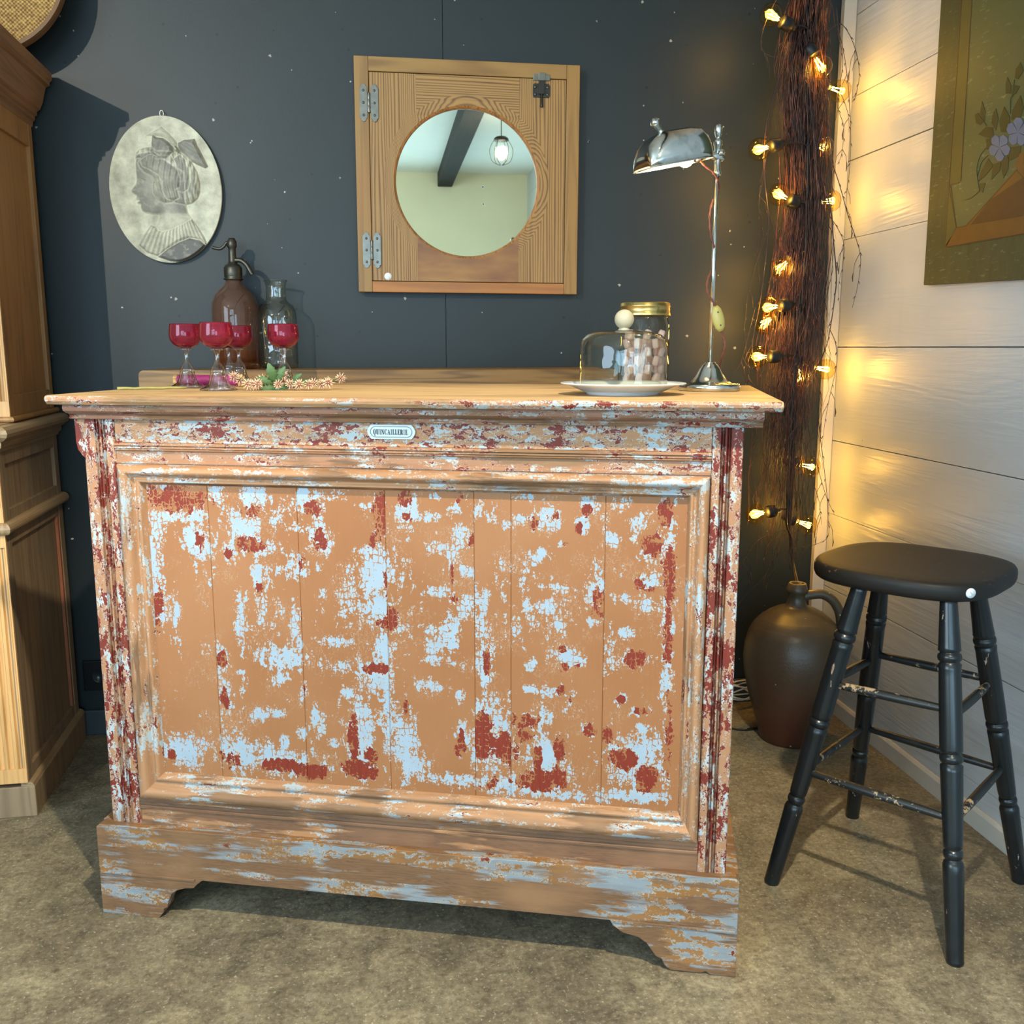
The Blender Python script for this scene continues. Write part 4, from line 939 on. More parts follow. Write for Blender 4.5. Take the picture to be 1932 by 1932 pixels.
tag(build(MB().tube(pp, [.0032, .0026, .0024, .0026, .0024, .0025, .0024, .0024, .0022], 8), 'dry_stalk', plain('straw_green_stalk', '#8f8a4e', .6, var=.35, scale=80), origin=tuple((a+b)/2)), 'thin straw-green plant stalk lying left of the goblets', 'stalk')

# ------------------------------------------------------------------ dried flower sprig
YFL = 1.93
fl = root('dried_flower_sprig', (at_y(545, 730, YFL).x, YFL, TOPZ), 'sprig of dried pale pink star-shaped flowers with green leaves lying on the counter', 'flowers')
t = NT('pink_petals'); M_PET = t.fin(t.mix(t.math('MULTIPLY', t.n('ShaderNodeVectorMath', {0: t.co()}, operation='LENGTH').outputs['Value'], 90), L('#7d3f35'), L('#e8c4a4')), .7)
M_LEAF = plain('dried_green_leaf', '#3c5a30', .55, var=.4, scale=60); M_STM = plain('sprig_stem', '#6d7446', .6)
def head_mesh(r):
    m = MB(); rnd = random.Random(3)
    for k in range(32):
        ph = math.acos(1-2*(k+.5)/32*.93); th = k*2.39996
        d = Vector((sin(ph)*cos(th), sin(ph)*sin(th), cos(ph))); L_ = r*(.85+.3*rnd.random())
        m.tube([d*r*.15, d*L_*.6, d*L_], [r*.05, r*.085, r*.025], 5)
    m.sphere((0, 0, 0), r*.28, 8); return m
hd = [(453, 717), (468, 729), (479, 734), (494, 717), (486, 724), (512, 719), (536, 721), (533, 708), (548, 736), (565, 732), (583, 732), (592, 722), (607, 733), (619, 722), (643, 713), (442, 711), (525, 728)]
base = build(head_mesh(.0115), 'flower_head', M_PET, fl, local=True)
rnd = random.Random(5); hp = []
for k, (x, y) in enumerate(hd):
    o = base if k == 0 else base.copy()
    if k: COL.objects.link(o); o.parent = fl
    yy = YFL+(.02 if y < 722 else -.03)+rnd.uniform(-.01, .01)
    p = at_y(x, y, yy); p.z = max(p.z, TOPZ+.0125)
    o.location = p-Vector(fl.location); o.rotation_euler = (1.3+rnd.uniform(-.6, .5), rnd.uniform(-.6, .6), rnd.uniform(0, 6)); s_ = rnd.uniform(.88, 1.1); o.scale = (s_, s_, s_); hp.append(p)
m = MB(); cen = at_y(515, 733, YFL); cen.z = TOPZ+.003
ends = [hp[0], hp[15], hp[7], hp[14], hp[2], hp[8], hp[13], hp[12], hp[9]]
for e in ends: m.tube(smooth_path([cen, (cen+e)/2+Vector((0, .004, .003)), e], 4), .0009, 5)
m.tube([hp[10], hp[11], hp[13], hp[14]], .0008, 5)
build(m, 'stem', M_STM, fl)
def leaf(mb, base, dirv, up, ln, wd_):
    d = dirv.normalized(); s_ = d.cross(up).normalized(); n_ = s_.cross(d)
    prof = [0, .35, .62, .4, .9, .55, 1.0, .6, .75, .4, .35, 0]; V = []; 
    for i, w_ in enumerate(prof):
        t_ = i/(len(prof)-1); c_ = base+d*ln*t_+n_*ln*.10*sin(t_*3); V += [c_-s_*wd_*w_*.5+n_*wd_*.12*w_, c_, c_+s_*wd_*w_*.5+n_*wd_*.12*w_]
    F_ = []
    for i in range(len(prof)-1):
        a_ = i*3; F_ += [(a_, a_+1, a_+4, a_+3), (a_+1, a_+2, a_+5, a_+4)]
    mb.add(V, F_, True)
for (x, y, dx, dz, ln, wd_) in [(520, 722, -.3, 1, .042, .024), (520, 722, .6, .9, .040, .02), (518, 722, -1, .25, .036, .02), (510, 736, .8, -.02, .04, .018), (522, 735, -1, -.02, .035, .018), (550, 722, .6, .5, .03, .014), (565, 722, 1, .15, .03, .009)]:
    p = at_y(x, y, YFL); p.z = max(p.z, TOPZ+.003)
    m = MB(); leaf(m, p, Vector((dx, -.25, dz if dz > 0 else .04)), Vector((0, -1, .3)), ln, wd_)
    build(m, 'leaf', M_LEAF, fl, solid=.0004)

# ------------------------------------------------------------------ plate, glass dome, jar
PP = at_z(1175, 744, TOPZ)
M_CHINA = plain('white_china', '#e9edee', .12, var=.02)
plt_ = root('china_plate', (PP.x, PP.y, TOPZ), 'white china plate under the glass dome at the right of the counter', 'plate')
plp = [(0, .003), (.060, .003), (.061, 0), (.064, 0), (.065, .003), (.076, .0075), (.098, .0165), (.1115, .0195), (.1122, .0205), (.1112, .0212), (.098, .0190), (.078, .0118), (.066, .0075), (0, .0075)]
build(MB().lathe(plp, seg=96), 'dish', M_CHINA, plt_, local=True)
t = NT('gold_line'); t.fin(L('#a58d55'), .3, .7)
dome = root('glass_dome', (PP.x, PP.y, TOPZ+.0095), 'low clear glass cheese dome with ball knob, standing on the white plate', 'cloche')
M_THIN = thin('dome_glass', '#eef0ea', 1.15, '#9da096', ripple=.35)
do = [(.0775, .003), (.0785, .006), (.0785, .060), (.0780, .074), (.0745, .087), (.066, .0955), (.050, .1005), (.030, .1030), (.012, .1040), (.0, .1042)]
build(MB().lathe(do, seg=72), 'bell', M_THIN, dome, local=True)
M_KNOB = plain('frosted_glass_knob', '#a39b84', .55, var=.12, scale=60)
build(MB().sphere((0, 0, .1225), .0172, 28).lathe([(.012, .1035), (.009, .106), (.0095, .110)], seg=20), 'knob', M_KNOB, dome, local=True)
jp = at_z(1214, 726, TOPZ)
jar = root('storage_jar', (jp.x, jp.y, TOPZ), 'glass storage jar with brass-coloured screw lid, behind the glass dome', 'jar')
JR = .0530*(jp.y/2.02); ZL = at_y(1214, 596, jp.y).z-TOPZ; ZT = at_y(1214, 571, jp.y).z-TOPZ
jo = [(0, .0), (JR-.006, .0), (JR-.001, .004), (JR-.0005, .012), (JR-.0005, ZL-.020), (JR-.004, ZL-.010), (JR-.005, ZL+.008)]
build(MB().lathe(jo, seg=56), 'vessel', M_THIN, jar, local=True)
t = NT('brass_lid'); nz = t.noise(t.co(), 50, 4); t.bump(nz, .1, .001)
M_BRASS = t.fin(t.mix(t.step(t.noise(t.co((1, 1, .4)), 70, 4, .7), .6, .72), L('#c5ac6b'), L('#4e3f22')), .3, .9)
ld = [(0, ZT), (JR-.003, ZT), (JR-.0005, ZT-.002), (JR-.0005, ZT-.007), (JR+.001, ZT-.0085), (JR-.0005, ZT-.010), (JR-.0005, ZL+.006), (JR+.001, ZL+.0045), (JR-.0, ZL+.003), (JR+.0012, ZL+.001), (JR+.0005, ZL), (JR-.003, ZL)]
build(MB().lathe(ld[::-1], seg=64), 'lid', M_BRASS, jar, local=True)
t = NT('pink_sweet'); M_SW = t.fin(t.mix(t.noise(t.co(), 70, 3), L('#eeb2ae'), L('#ffe4d8')), .55)
t.b.inputs['Subsurface Weight'].default_value = .2; t.b.inputs['Subsurface Radius'].default_value = (.01, .005, .004)
def sweet_mesh():
    m = MB(); L_ = .022; n = 10; v = []; f = []
    for i in range(n+1):
        t_ = i/n; z = (t_-.5)*L_; r = .0078*(1-abs(2*t_-1)**5*.35)
        for k in range(16):
            a_ = 2*pi*k/16+t_*1.4; rr_ = r*(1+.14*cos(4*a_-t_*0)); v.append((rr_*cos(a_), rr_*sin(a_), z))
    for i in range(n):
        for k in range(16): l_ = (k+1) % 16; f.append((i*16+k, i*16+l_, (i+1)*16+l_, (i+1)*16+k))
    f += [tuple(range(16))[::-1], tuple(n*16+k for k in range(16))]
    return m.add(v, f, True)
sw0 = None; rnd = random.Random(11)
nsw = 0
for lay in range(6):
    for k in range(7):
        if lay == 5 and k > 3: continue
        a_ = 2*pi*k/6+lay*.5; rr_ = 0 if k == 6 else JR-.0165
        if sw0 is None:
            o = sw0 = build(sweet_mesh(), 'pink_sweet', M_SW, origin=(0, 0, 0))
            tag(o, 'small pale pink ridged sweet heaped inside the glass storage jar', 'sweet', 'pink sweets in the storage jar')
        else: o = sw0.copy(); COL.objects.link(o)
        o.location = (jp.x+rr_*cos(a_), jp.y+rr_*sin(a_), TOPZ+.016+lay*.0188)
        o.rotation_euler = (rnd.uniform(-.35, .35), rnd.uniform(-.35, .35), rnd.uniform(0, 6)); nsw += 1

# ------------------------------------------------------------------ nickel desk lamp
lp = at_z(1338, 737, TOPZ)
lamp = root('desk_lamp', (lp.x, lp.y, TOPZ), 'polished nickel desk lamp with faceted half-shell shade and twisted cord, right end of the counter', 'lamp')
t = NT('polished_nickel'); nz = t.noise(t.co(), 35, 4, .6); t.bump(nz, .06, .002)
M_NI = t.fin(t.mix(t.step(nz, .5, .75), L('#d5d5cf'), L('#a8a79d')), t.math('ADD', .12, t.math('MULTIPLY', t.step(nz, .45, .8), .2)), 1.0)
lb = lambda mb, n, mat, p=None, **k: build(mb, n, mat, p or lamp, local=True, **k)
lb(MB().lathe([(0, 0), (.0565, 0), (.0585, .002), (.0585, .010), (.0565, .013), (.043, .0145), (.036, .018), (.027, .028), (.020, .042), (.015, .050), (.0105, .0525), (.010, .055), (0, .0555)], seg=64), 'base', M_NI)
HZ = .4985
lb(MB().lathe([(0, .054), (.0042, .054), (.0042, .43), (0, .43)], seg=16), 'pole', M_NI)
lb(MB().lathe([(0, .400), (.0075, .400), (.0080, .404), (.0075, .408), (.0062, .410), (.0062, .452), (.0078, .454), (.0080, .460), (.0075, .4625), (.0045, .464), (.0040, .468), (.0055, .470), (.0075, .482), (.0072, .487), (.0045, .491), (0, .492)], seg=24), 'finial', M_NI)
ax_ = at_y(1353, 296, lp.y); za = ax_.z-TOPZ
ang = Vector((-1, -.42, -.20)).normalized()
lb(MB().lathe([(0, -.012), (.0075, -.012), (.0078, -.010), (.0078, .011), (.006, .013), (.0055, .017), (0, .017)], (0, 0, za), 20, axis=(-.92, -.38, 0)).lathe([(0, 0), (.006, 0), (.0062, .004), (.0045, .006), (0, .0065)], (.004, -.006, za+.006), 12, axis=(.3, -1, .6)), 'clamp', M_NI)
# shade: loft of faceted half hoops from the arm (s=0) to the far tip (s=1)
def P3(x, y, Y): return at_y(x, y, Y)-Vector((lp.x, lp.y, TOPZ))
S0 = P3(1336, 300, lp.y-.008); S1 = P3(1211, 322, lp.y-.046)
axd = (S1-S0); LSH = axd.length; axd.normalize()
sdv = Vector((-axd.y, axd.x, 0)).normalized(); upv = axd.cross(sdv); upv = upv if upv.z > 0 else -upv
if sdv.y > 0: sdv = -sdv     # towards the viewer
stations = [(0, .0, .012), (.03, .030, .026), (.10, .050, .037), (.20, .0585, .043), (.33, .0600, .044), (.50, .0600, .044), (.68, .0590, .043), (.82, .0520, .041), (.92, .040, .037), (.975, .026, .033), (1.0, .004, .030)]
NH = 24; v = []; f = []
for (s_, hgt, wd_) in stations:
    for k in range(NH+1):
        a_ = pi*k/NH; e = 2/3.2
        cx2 = abs(cos(a_))**e*(1 if cos(a_) > 0 else -1); cz2 = abs(sin(a_))**e
        lean = .010*s_
        p = S0+axd*(s_*LSH)+sdv*(cx2*wd_)+upv*(cz2*hgt)
        v.append(p)
for i in range(len(stations)-1):
    for k in range(NH):
        q = i*(NH+1)+k; f.append((q, q+1, q+NH+2, q+NH+1))
m = MB().add(v, f, True)
M_INSH = plain('cream_shade_lining', '#f1ead0', .5, var=.03)
sh = lb(m, 'shade', [M_NI, M_INSH])
md = sh.modifiers.new('wall', 'SOLIDIFY'); md.thickness = .0012; md.offset = -1; md.material_offset = 1
# rolled rim
rim = [v[i*(NH+1)] for i in range(len(stations))]+[v[i*(NH+1)+NH] for i in range(len(stations)-1, -1, -1)]
build(MB().tube(rim+[rim[0]], .0009, 6), 'rim', M_NI, sh, local=True)
kp = S0+axd*(.63*LSH)+upv*.058; kd = (upv*.8+axd*.45).normalized()
build(MB().lathe([(.004, 0), (.0045, .003), (.0035, .005), (.0042, .007), (.0060, .016), (.0085, .019), (.0088, .024), (.006, .029), (0, .031)], kp, 20, axis=kd), 'knob', M_NI, sh, local=True)
bp_ = S0+axd*(.34*LSH)+upv*.008
blb = build(MB().sphere(bp_, .016, 20), 'light_bulb', glow('warm_lit_bulb', '#ffe9b8', 5), lamp, local=True)
build(MB().lathe([(0, 0), (.010, 0), (.012, .004), (.012, .022), (0, .022)], S0+axd*.006+upv*.010, 16, axis=axd), 'bulb_holder', M_NI, lamp, local=True)
pl_ = bpy.data.lights.new('desk_lamp_light', 'POINT'); pl_.energy = .8; pl_.color = (1, .82, .5); pl_.shadow_soft_size = .012
po = bpy.data.objects.new('desk_lamp_light', pl_); COL.objects.link(po); po.location = Vector((lp.x, lp.y, TOPZ))+bp_-upv*.019+Vector((0, 0, -.004))
# cord
M_CORD = plain('brown_twisted_cord', '#7b4230', .6, var=.3, scale=200)
def Q(x, y, dy=0): return at_y(x, y, lp.y+dy)
cordp = [Q(1322, 305, -.02), Q(1332, 315, -.015), Q(1346, 326, -.010), Q(1356, 345, -.0), Q(1356, 358, .008), Q(1349, 372, .010), Q(1343, 385, .004), Q(1339, 410, -.006), Q(1341, 440, -.009), Q(1347, 465, -.004), Q(1350, 490, .008), Q(1343, 510, .010), Q(1336, 525, .0), Q(1334, 545, -.008), Q(1340, 562, -.008), Q(1347, 572, -.006), Q(1350, 580, -.004)]
P0 = smooth_path(cordp, 5); m = MB()
for ph_ in (0, pi):
    m.tube([p+Vector((cos(i*.9+ph_), sin(i*.9+ph_), 0))*.0012 for i, p in enumerate(P0)], .0013, 6)
P1 = smooth_path([Q(1360, 622, -.002), Q(1366, 640, 0), Q(1367, 655, 0), Q(1362, 675, .012), Q(1358, 692, .03), Q(1359, 712, .06), Vector((Q(1359, 712, .06).x, lp.y+.09, TOPZ+.004)), Vector((Q(1359, 712, .06).x-.01, lp.y+.16, TOPZ+.004))], 5)
for ph_ in (0, pi):
    m.tube([p+Vector((cos(i*.9+ph_), sin(i*.9+ph_), 0))*.0012 for i, p in enumerate(P1)], .0013, 6)
build(m, 'cord', M_CORD, lamp)
sa_, sb_ = Q(1350, 577, -.004), Q(1360, 625, -.004); dd = (sb_-sa_).normalized(); LL = (sb_-sa_).length
m = MB().lathe([(.004, 0), (.009, LL*.14), (.0115, LL*.35), (.0118, LL*.6), (.0095, LL*.85), (.004, LL)], sa_, 20, axis=dd, ell=(1, 1))
m.v = [tuple(Vector(p)+Vector((0, -(p[1]-(sa_.y))*.42, 0))) for p in m.v]
sw = build(m, 'inline_switch', plain('yellowed_ivory_plastic', '#b3a55a', .35, var=.05), lamp)
for t_ in (.25, .76):
    c_ = sa_+dd*LL*t_+Vector((0, -.0062, 0)); build(MB().lathe([(.0016, 0), (.0014, .0007), (0, .0008)], c_, 10, axis=(0, -1, 0)), 'screw', M_SCREW, sw)

# ================================================================== STRING OF LIGHTS ON THE BRANCH BUNDLE
t = NT('birch_twig_bark'); sv = t.noise(t.co((1, 1, .06)), 330, 2, .5); M_BARK = t.fin(t.ramp(sv, [(.36, L('#120806')), (.5, L('#3c2018')), (.64, L('#7a452e'))]), .5)
M_BARK2 = plain('dark_branch_bark', '#35211b', .55, var=.35, scale=60)
YB = 2.56
def W(x, y, Y=YB): return at_y(x, y, Y)
br_ = root('branch_bundle', (W(1500, 1040).x, YB, 0), 'tall bundle of thin brown birch branches in the corner above the stoneware jug', 'branches')
rnd = random.Random(21)
# centre line and half width of the dense core, by picture height
core = [(-160, 1528, 30), (0, 1527, 34), (60, 1520, 40), (130, 1514, 46), (200, 1518, 45), (280, 1520, 42), (360, 1520, 43), (450, 1518, 46), (540, 1512, 52), (620, 1504, 58), (700, 1496, 58), (780, 1492, 60), (860, 1486, 62), (940, 1484, 62), (1020, 1480, 60), (1060, 1478, 60)]
def core_at(y):
    for (a, xa, wa), (b, xb, wb) in zip(core[:-1], core[1:]):
        if a <= y <= b: t_ = (y-a)/(b-a); return xa+(xb-xa)*t_, wa+(wb-wa)*t_
    return core[-1][1], core[-1][2]
m = MB()
for i in range(560):
    y0_ = rnd.choice([-160, -160, rnd.uniform(-160, 420)]); ln_ = rnd.uniform(350, 800); y1_ = min(y0_+ln_, rnd.uniform(640, 1050))
    if i > 440: y0_ = rnd.uniform(420, 720); y1_ = rnd.uniform(820, 1070)
    if y1_-y0_ < 150: continue
    lat = rnd.gauss(0, .42); dep = rnd.gauss(0, .5); ph_ = rnd.uniform(0, 6); am = rnd.uniform(.04, .28); n_ = 14; P_ = []; drift = rnd.gauss(0, .15)
    for k in range(n_):
        t_ = k/(n_-1); yy = y0_+(y1_-y0_)*t_; cx3, w3 = core_at(yy)
        lx = max(-1.15, min(1.15, lat+drift*(t_-.3)+am*sin(ph_+t_*(5+am*25))))
        Yd = YB+max(-1, min(1, dep))*.055*(w3/45)
        P_.append(W(cx3+lx*w3, yy, Yd)+Vector((rnd.gauss(0, .0016), rnd.gauss(0, .002), 0)))
    r0 = rnd.choice([.0009, .0012, .0016, .0024])
    if i > 440: r0 = rnd.choice([.0011, .0015])
    m.tube(P_, [r0*(1-.72*k/(n_-1)) for k in range(n_)], 4, cap=False)
    for q in range(2):
        k = rnd.randrange(2, n_-2); a = P_[k]; d = Vector((rnd.uniform(-.03, .03), rnd.uniform(-.02, .02), -rnd.uniform(.05, .11)))
        m.tube([a, a+d*.5+Vector((d.x*.3, 0, 0)), a+d], [.0008, .0006, .0003], 3, cap=False)
tw = build(m, 'twig_mass', M_BARK, br_); tw['kind'] = 'stuff'
# long outlying branches, traced one by one
LB = [
 ([(1505,-60),(1497,40),(1484,100),(1463,170),(1447,230),(1442,290),(1443,350),(1450,410),(1448,450),(1440,520),(1432,580),(1420,640),(1422,680),(1437,715),(1462,740)], .0026, -.05),
 ([(1475,-20),(1447,35),(1436,75),(1442,100),(1470,110),(1490,112)], .0013, -.06),
 ([(1480,130),(1465,175),(1455,230),(1448,280),(1441,330),(1432,380),(1433,430),(1430,480)], .0011, -.03),
 ([(1450,400),(1462,440),(1466,480),(1455,520),(1452,560),(1460,620),(1462,690),(1470,740)], .0012, -.04),
 ([(1445,300),(1434,350),(1432,400),(1440,445),(1428,475),(1422,482)], .0009, -.05),
 ([(1447,440),(1432,480),(1413,545),(1407,590),(1405,630),(1412,690),(1415,725)], .0010, -.05),
 ([(1425,580),(1410,640),(1395,690),(1380,705)], .0007, -.03),
 ([(1450,600),(1466,640),(1472,690),(1460,740),(1455,790)], .0009, -.02),
 ([(1560,60),(1585,45),(1605,70),(1618,110),(1621,145),(1616,175),(1612,190)], .0012, -.09),
 ([(1578,15),(1583,60),(1590,90),(1598,140),(1603,200),(1605,270),(1602,330),(1596,365)], .0012, -.09),
 ([(1580,60),(1590,110),(1585,160),(1580,200),(1592,240),(1588,290),(1580,310)], .0010, -.08),
 ([(1560,150),(1585,175),(1600,215),(1602,250)], .0009, -.09),
 ([(1562,290),(1578,330),(1590,370),(1598,400),(1608,430),(1618,460),(1624,490),(1618,540),(1608,580)], .0013, -.10),
 ([(1555,350),(1568,400),(1572,450),(1578,520),(1575,560),(1568,610),(1560,650),(1545,690)], .0022, -.07),
 ([(1560,400),(1580,430),(1592,460),(1590,500),(1582,540),(1585,590)], .0009, -.08),
 ([(1565,620),(1577,650),(1578,690),(1565,750),(1556,800),(1550,850)], .0010, -.07),
 ([(1540,740),(1545,800),(1552,860),(1560,930),(1562,975),(1563,1010),(1545,1025),(1510,1033),(1490,1036)], .0010, -.06),
 ([(1535,850),(1545,890),(1560,940),(1575,972)], .0011, -.06),
 ([(1530,900),(1545,945),(1550,990)], .0009, -.05),
 ([(1440,760),(1435,820),(1445,900)], .0009, -.02),
 ([(1455,860),(1440,920),(1428,950)], .0009, -.03),
 ([(1510,1000),(1480,1010),(1455,1020),(1432,1012)], .0010, -.05),
 ([(1485,1000),(1460,1005),(1430,1020),(1408,1050),(1393,1072)], .0009, -.04),
 ([(1490,1010),(1462,1050),(1440,1090),(1400,1130),(1388,1150)], .0008, -.03),
 ([(1480,1000),(1462,1040),(1462,1080),(1485,1095),(1500,1094)], .0008, -.03),
 ([(1470,900),(1450,960),(1455,1010),(1440,1060)], .0009, -.02),
 ([(1500,930),(1505,990),(1502,1050),(1500,1100)], .0008, -.01),
 ([(1515,920),(1522,980),(1518,1040)], .0008, -.03),
]
for pts, r_, dy in LB:
    P_ = smooth_path([W(x, y, YB+dy) for x, y in pts], 5); n_ = len(P_); m = MB()
    m.tube(P_, [r_*(1-.6*k/(n_-1)) for k in range(n_)], 6)
    for k in range(4, n_-1, 3):     # buds
        d = (P_[k+1]-P_[k]).normalized(); s_ = Vector((rnd.choice([-1, 1])*.7, rnd.uniform(-.4, .4), 0))
        m.tube([P_[k], P_[k]+(d+s_)*.003, P_[k]+(d*1.6+s_)*.0055], [.0009, .0011, .0004], 5)
    for q in range(2):              # side twigs, some with catkins
        k = rnd.randrange(n_//3, n_-2); sx = rnd.choice([-1, 1])*rnd.uniform(.008, .022); e = P_[k]+Vector((sx, 0, -rnd.uniform(.03, .06)))
        m.tube([P_[k], (P_[k]+e)/2+Vector((sx*.3, 0, 0)), e], [.0008, .0007, .0005], 5)
        if rnd.random() < .5: m.tube([e, e+Vector((sx*.1, 0, -.012)), e+Vector((0, 0, -.024))], [.0008, .0017, .0008], 6)
    o = build(m, 'branch', M_BARK2, br_)
# the main stem that goes down into the jug
P_ = smooth_path([W(1520, -160), W(1515, 100), W(1512, 300), W(1508, 500), W(1502, 700), W(1496, 850), W(1490, 980), W(1490, 1010), W(1494, 1050), W(1509, 1115, 2.435)], 4)
build(MB().tube(P_, [.006]*len(P_[:-12])+[.0035]*12, 8), 'main_stem', M_BARK2, br_)

st = root('string_lights', (W(1500, 980).x, YB-.06, 0), 'black string of warm filament light bulbs wound through the branch bundle', 'string lights')
M_RUB = plain('black_rubber', '#101113', .5, var=.1)
M_BULB = thin('amber_bulb_glass', '#fff0c4', .8, '#f2c465')
M_FIL = glow('filament_glow', '#ffc860', 90); M_CAP = plain('brass_cap', '#8a7a4e', .35, .9)
# (glass centre x, y, socket x, y, depth offset)
BULBS = [(1453, 27, 1489, 48, -.07), (1540, 22, 1532, 60, .0), (1550, 128, 1530, 96, -.06), (1588, 172, 1548, 160, .04), (1431, 282, 1470, 272, -.07), (1555, 278, 1528, 272, .01),
         (1468, 366, 1492, 378, -.06), (1570, 379, 1536, 382, .05), (1471, 507, 1490, 488, -.02), (1449, 580, 1480, 576, -.07), (1440, 612, 1470, 590, -.01), (1428, 673, 1466, 673, -.07),
         (1560, 697, 1520, 691, .05), (1507, 716, 1505, 690, .0), (1532, 881, 1497, 874, .06), (1424, 970, 1460, 964, -.07), (1526, 991, 1500, 982, .05)]
def bulb_parts(c, s_):
    d = (c-s_); Lb = d.length; d.normalize()
    return d
wires = []
for k, (bx, by, sx2, sy2, dy) in enumerate(BULBS):
    c = W(bx, by, YB+dy); s_ = W(sx2, sy2, YB+dy+.012); d = (c-s_).normalized()
    s_ = c-d*.052
    wires.append(s_-d*.018)
    hold = build(MB().lathe([(0, -.030), (.006, -.030), (.0085, -.026), (.0100, -.018), (.0160, -.014), (.0175, -.006), (.0175, .010), (.0155, .014), (0, .014)], s_, 16, axis=d), 'bulb_socket', M_RUB, st)
    gl_ = [(.0100, .0145), (.0115, .020), (.0175, .030), (.0245, .038), (.0285, .048), (.0290, .056), (.0265, .066), (.0200, .074), (.0110, .0785), (0, .080)]
    build(MB().lathe(gl_, s_-d*.004, 24, axis=d), 'glass_bulb', M_BULB, hold)
    gb = hold.children[-1]
    bm = bmesh.new(); bm.from_mesh(gb.data); bmesh.ops.delete(bm, geom=[f for f in bm.faces if len(f.verts) > 8], context='FACES'); bm.to_mesh(gb.data); bm.free()
    px_ = d.orthogonal().normalized(); py_ = d.cross(px_); m = MB()
    for q in range(4):
        a_ = q*pi/2+k; m.tube([s_+d*.024+(px_*cos(a_)+py_*sin(a_))*.004, s_+d*.056+(px_*cos(a_+.5)+py_*sin(a_+.5))*.0085], .0007, 5)
    build(m, 'filament', M_FIL, hold)
    l = bpy.data.lights.new('string_bulb_light', 'POINT'); l.energy = 1.15; l.color = (1, .58, .11); l.shadow_soft_size = .012
    o = bpy.data.objects.new('string_bulb_light', l); COL.objects.link(o); o.location = s_+d*.045
order = sorted(range(len(wires)), key=lambda i: -wires[i].z)
m = MB(); pts = [W(1505, -150, YB-.02)]
for i in order:
    p = wires[i]; q = Vector((W(core_at(BULBS[i][1])[0]-10, BULBS[i][1]).x, YB-.045, p.z)); pts += [q]
    m.tube(smooth_path([q, (q+p)/2+Vector((0, -.004, .004)), p], 3), .0025, 6)
pts += [W(1494, 1020, YB-.03), W(1497, 1070, 2.50), W(1505, 1118, 2.44)]
m.tube(smooth_path(pts, 5), .0026, 6)
build(m, 'cable', M_RUB, st)

# ================================================================== STONEWARE JUGS AND CORD
jg = Vector((1.130, 2.435, 0))
jug = root('stoneware_jug', jg, 'large brown stoneware jug with one handle, on the floor behind the stool', 'jug')
t = NT('brown_stoneware'); n_ = t.noise(t.co(), 9, 4, .6); z = t.sep(t.co())[2]
c = t.mix(t.step(t.math('ADD', z, t.math('MULTIPLY', t.math('SUBTRACT', n_, .5), .12)), .05, .34), L('#4d2a1c'), L('#544a3a'))
c = t.mix(t.math('MULTIPLY', t.step(n_, .5, .7), .4), c, L('#3e352b'))
v = t.n('ShaderNodeTexVoronoi', {'Vector': t.co(), 'Scale': 34}); d_ = t.math('MULTIPLY', t.math('SUBTRACT', 1, t.step(t.math('ADD', v.outputs['Distance'], t.math('MULTIPLY', t.noise(t.co(), 200, 2), .04)), .07, .11)), t.math('GREATER_THAN', t.sep(v.outputs['Color'])[0], .8))
c = t.mix(d_, c, L('#b9b2a2')); t.bump(t.math('ADD', t.noise(t.co((1, 1, 3)), 30, 3), t.noise(t.co(), 200, 2)), .2, .002); M_STONE = t.fin(c, .36, spec=.5)
jpf = [(0, 0), (.084, 0), (.088, .006), (.094, .03), (.108, .08), (.126, .14), (.139, .20), (.143, .245), (.140, .285), (.131, .320), (.122, .338), (.1205, .3395), (.119, .343), (.1165, .3445), (.113, .350), (.1105, .352), (.106, .358), (.1035, .3595), (.098, .366), (.0955, .367), (.080, .380), (.060, .391), (.040, .398), (.0315, .402), (.0265, .412), (.0245, .425), (.0240, .438), (.0290, .442), (.0310, .446), (.0300, .452), (.0250, .466), (.0235, .468), (.0175, .468), (.0165, .440), (.0165, .40)]
build(MB().lathe([(r*.97, z*.97) for r, z in jpf]+[(.027, .37), (.09, .33), (.12, .26), (.11, .15), (.075, .015), (0, .012)], seg=64), 'body', M_STONE, jug, local=True)
hpth = smooth_path([(.020, -.004, .428), (.040, -.008, .434), (.070, -.014, .436), (.098, -.02, .420), (.118, -.024, .390), (.126, -.026, .355), (.126, -.026, .320), (.120, -.024, .300)], 5); hpth = [p*.97 for p in hpth]
build(MB().tube(hpth, [.013]*4+[.0135]*(len(hpth)-8)+[.014]*4, 12), 'handle', M_STONE, jug, local=True)
p2 = Vector((.880, 2.595, 0))
t = NT('pale_stoneware'); M_PALE = t.fin(t.mix(t.noise(t.co(), 14, 4), L('#8a8266'), L('#b3aa8b')), .5)
jug2 = root('pale_pot', p2, 'pale grey-green stoneware pot mostly hidden behind the counter, left of the brown jug', 'pot')
build(MB().lathe([(0, 0), (.085, 0), (.090, .01), (.108, .07), (.118, .14), (.119, .20), (.108, .25), (.085, .285), (.060, .300), (.056, .31), (.060, .32), (.050, .322), (.046, .30), (.08, .27), (.10, .2), (.08, .02), (0, .015)], seg=48), 'body', M_PALE, jug2, local=True)
m = MB(); rnd = random.Random(4); c0_ = Vector((1.075, 2.675, .03)); P_ = []
for k in range(60):
    a_ = k*.42; P_.append(c0_+Vector((.045*cos(a_)*(1+.2*sin(k*.3)), .022*sin(a_), .026+.024*sin(a_*.7+1)+.0*k)))
m.tube(P_, .0028, 6)
tag(build(m, 'coiled_cable', plain('white_cable', '#cfcac0', .4), origin=tuple(c0_)), 'coil of pale cable on the floor against the wall beside the brown jug', 'cable')
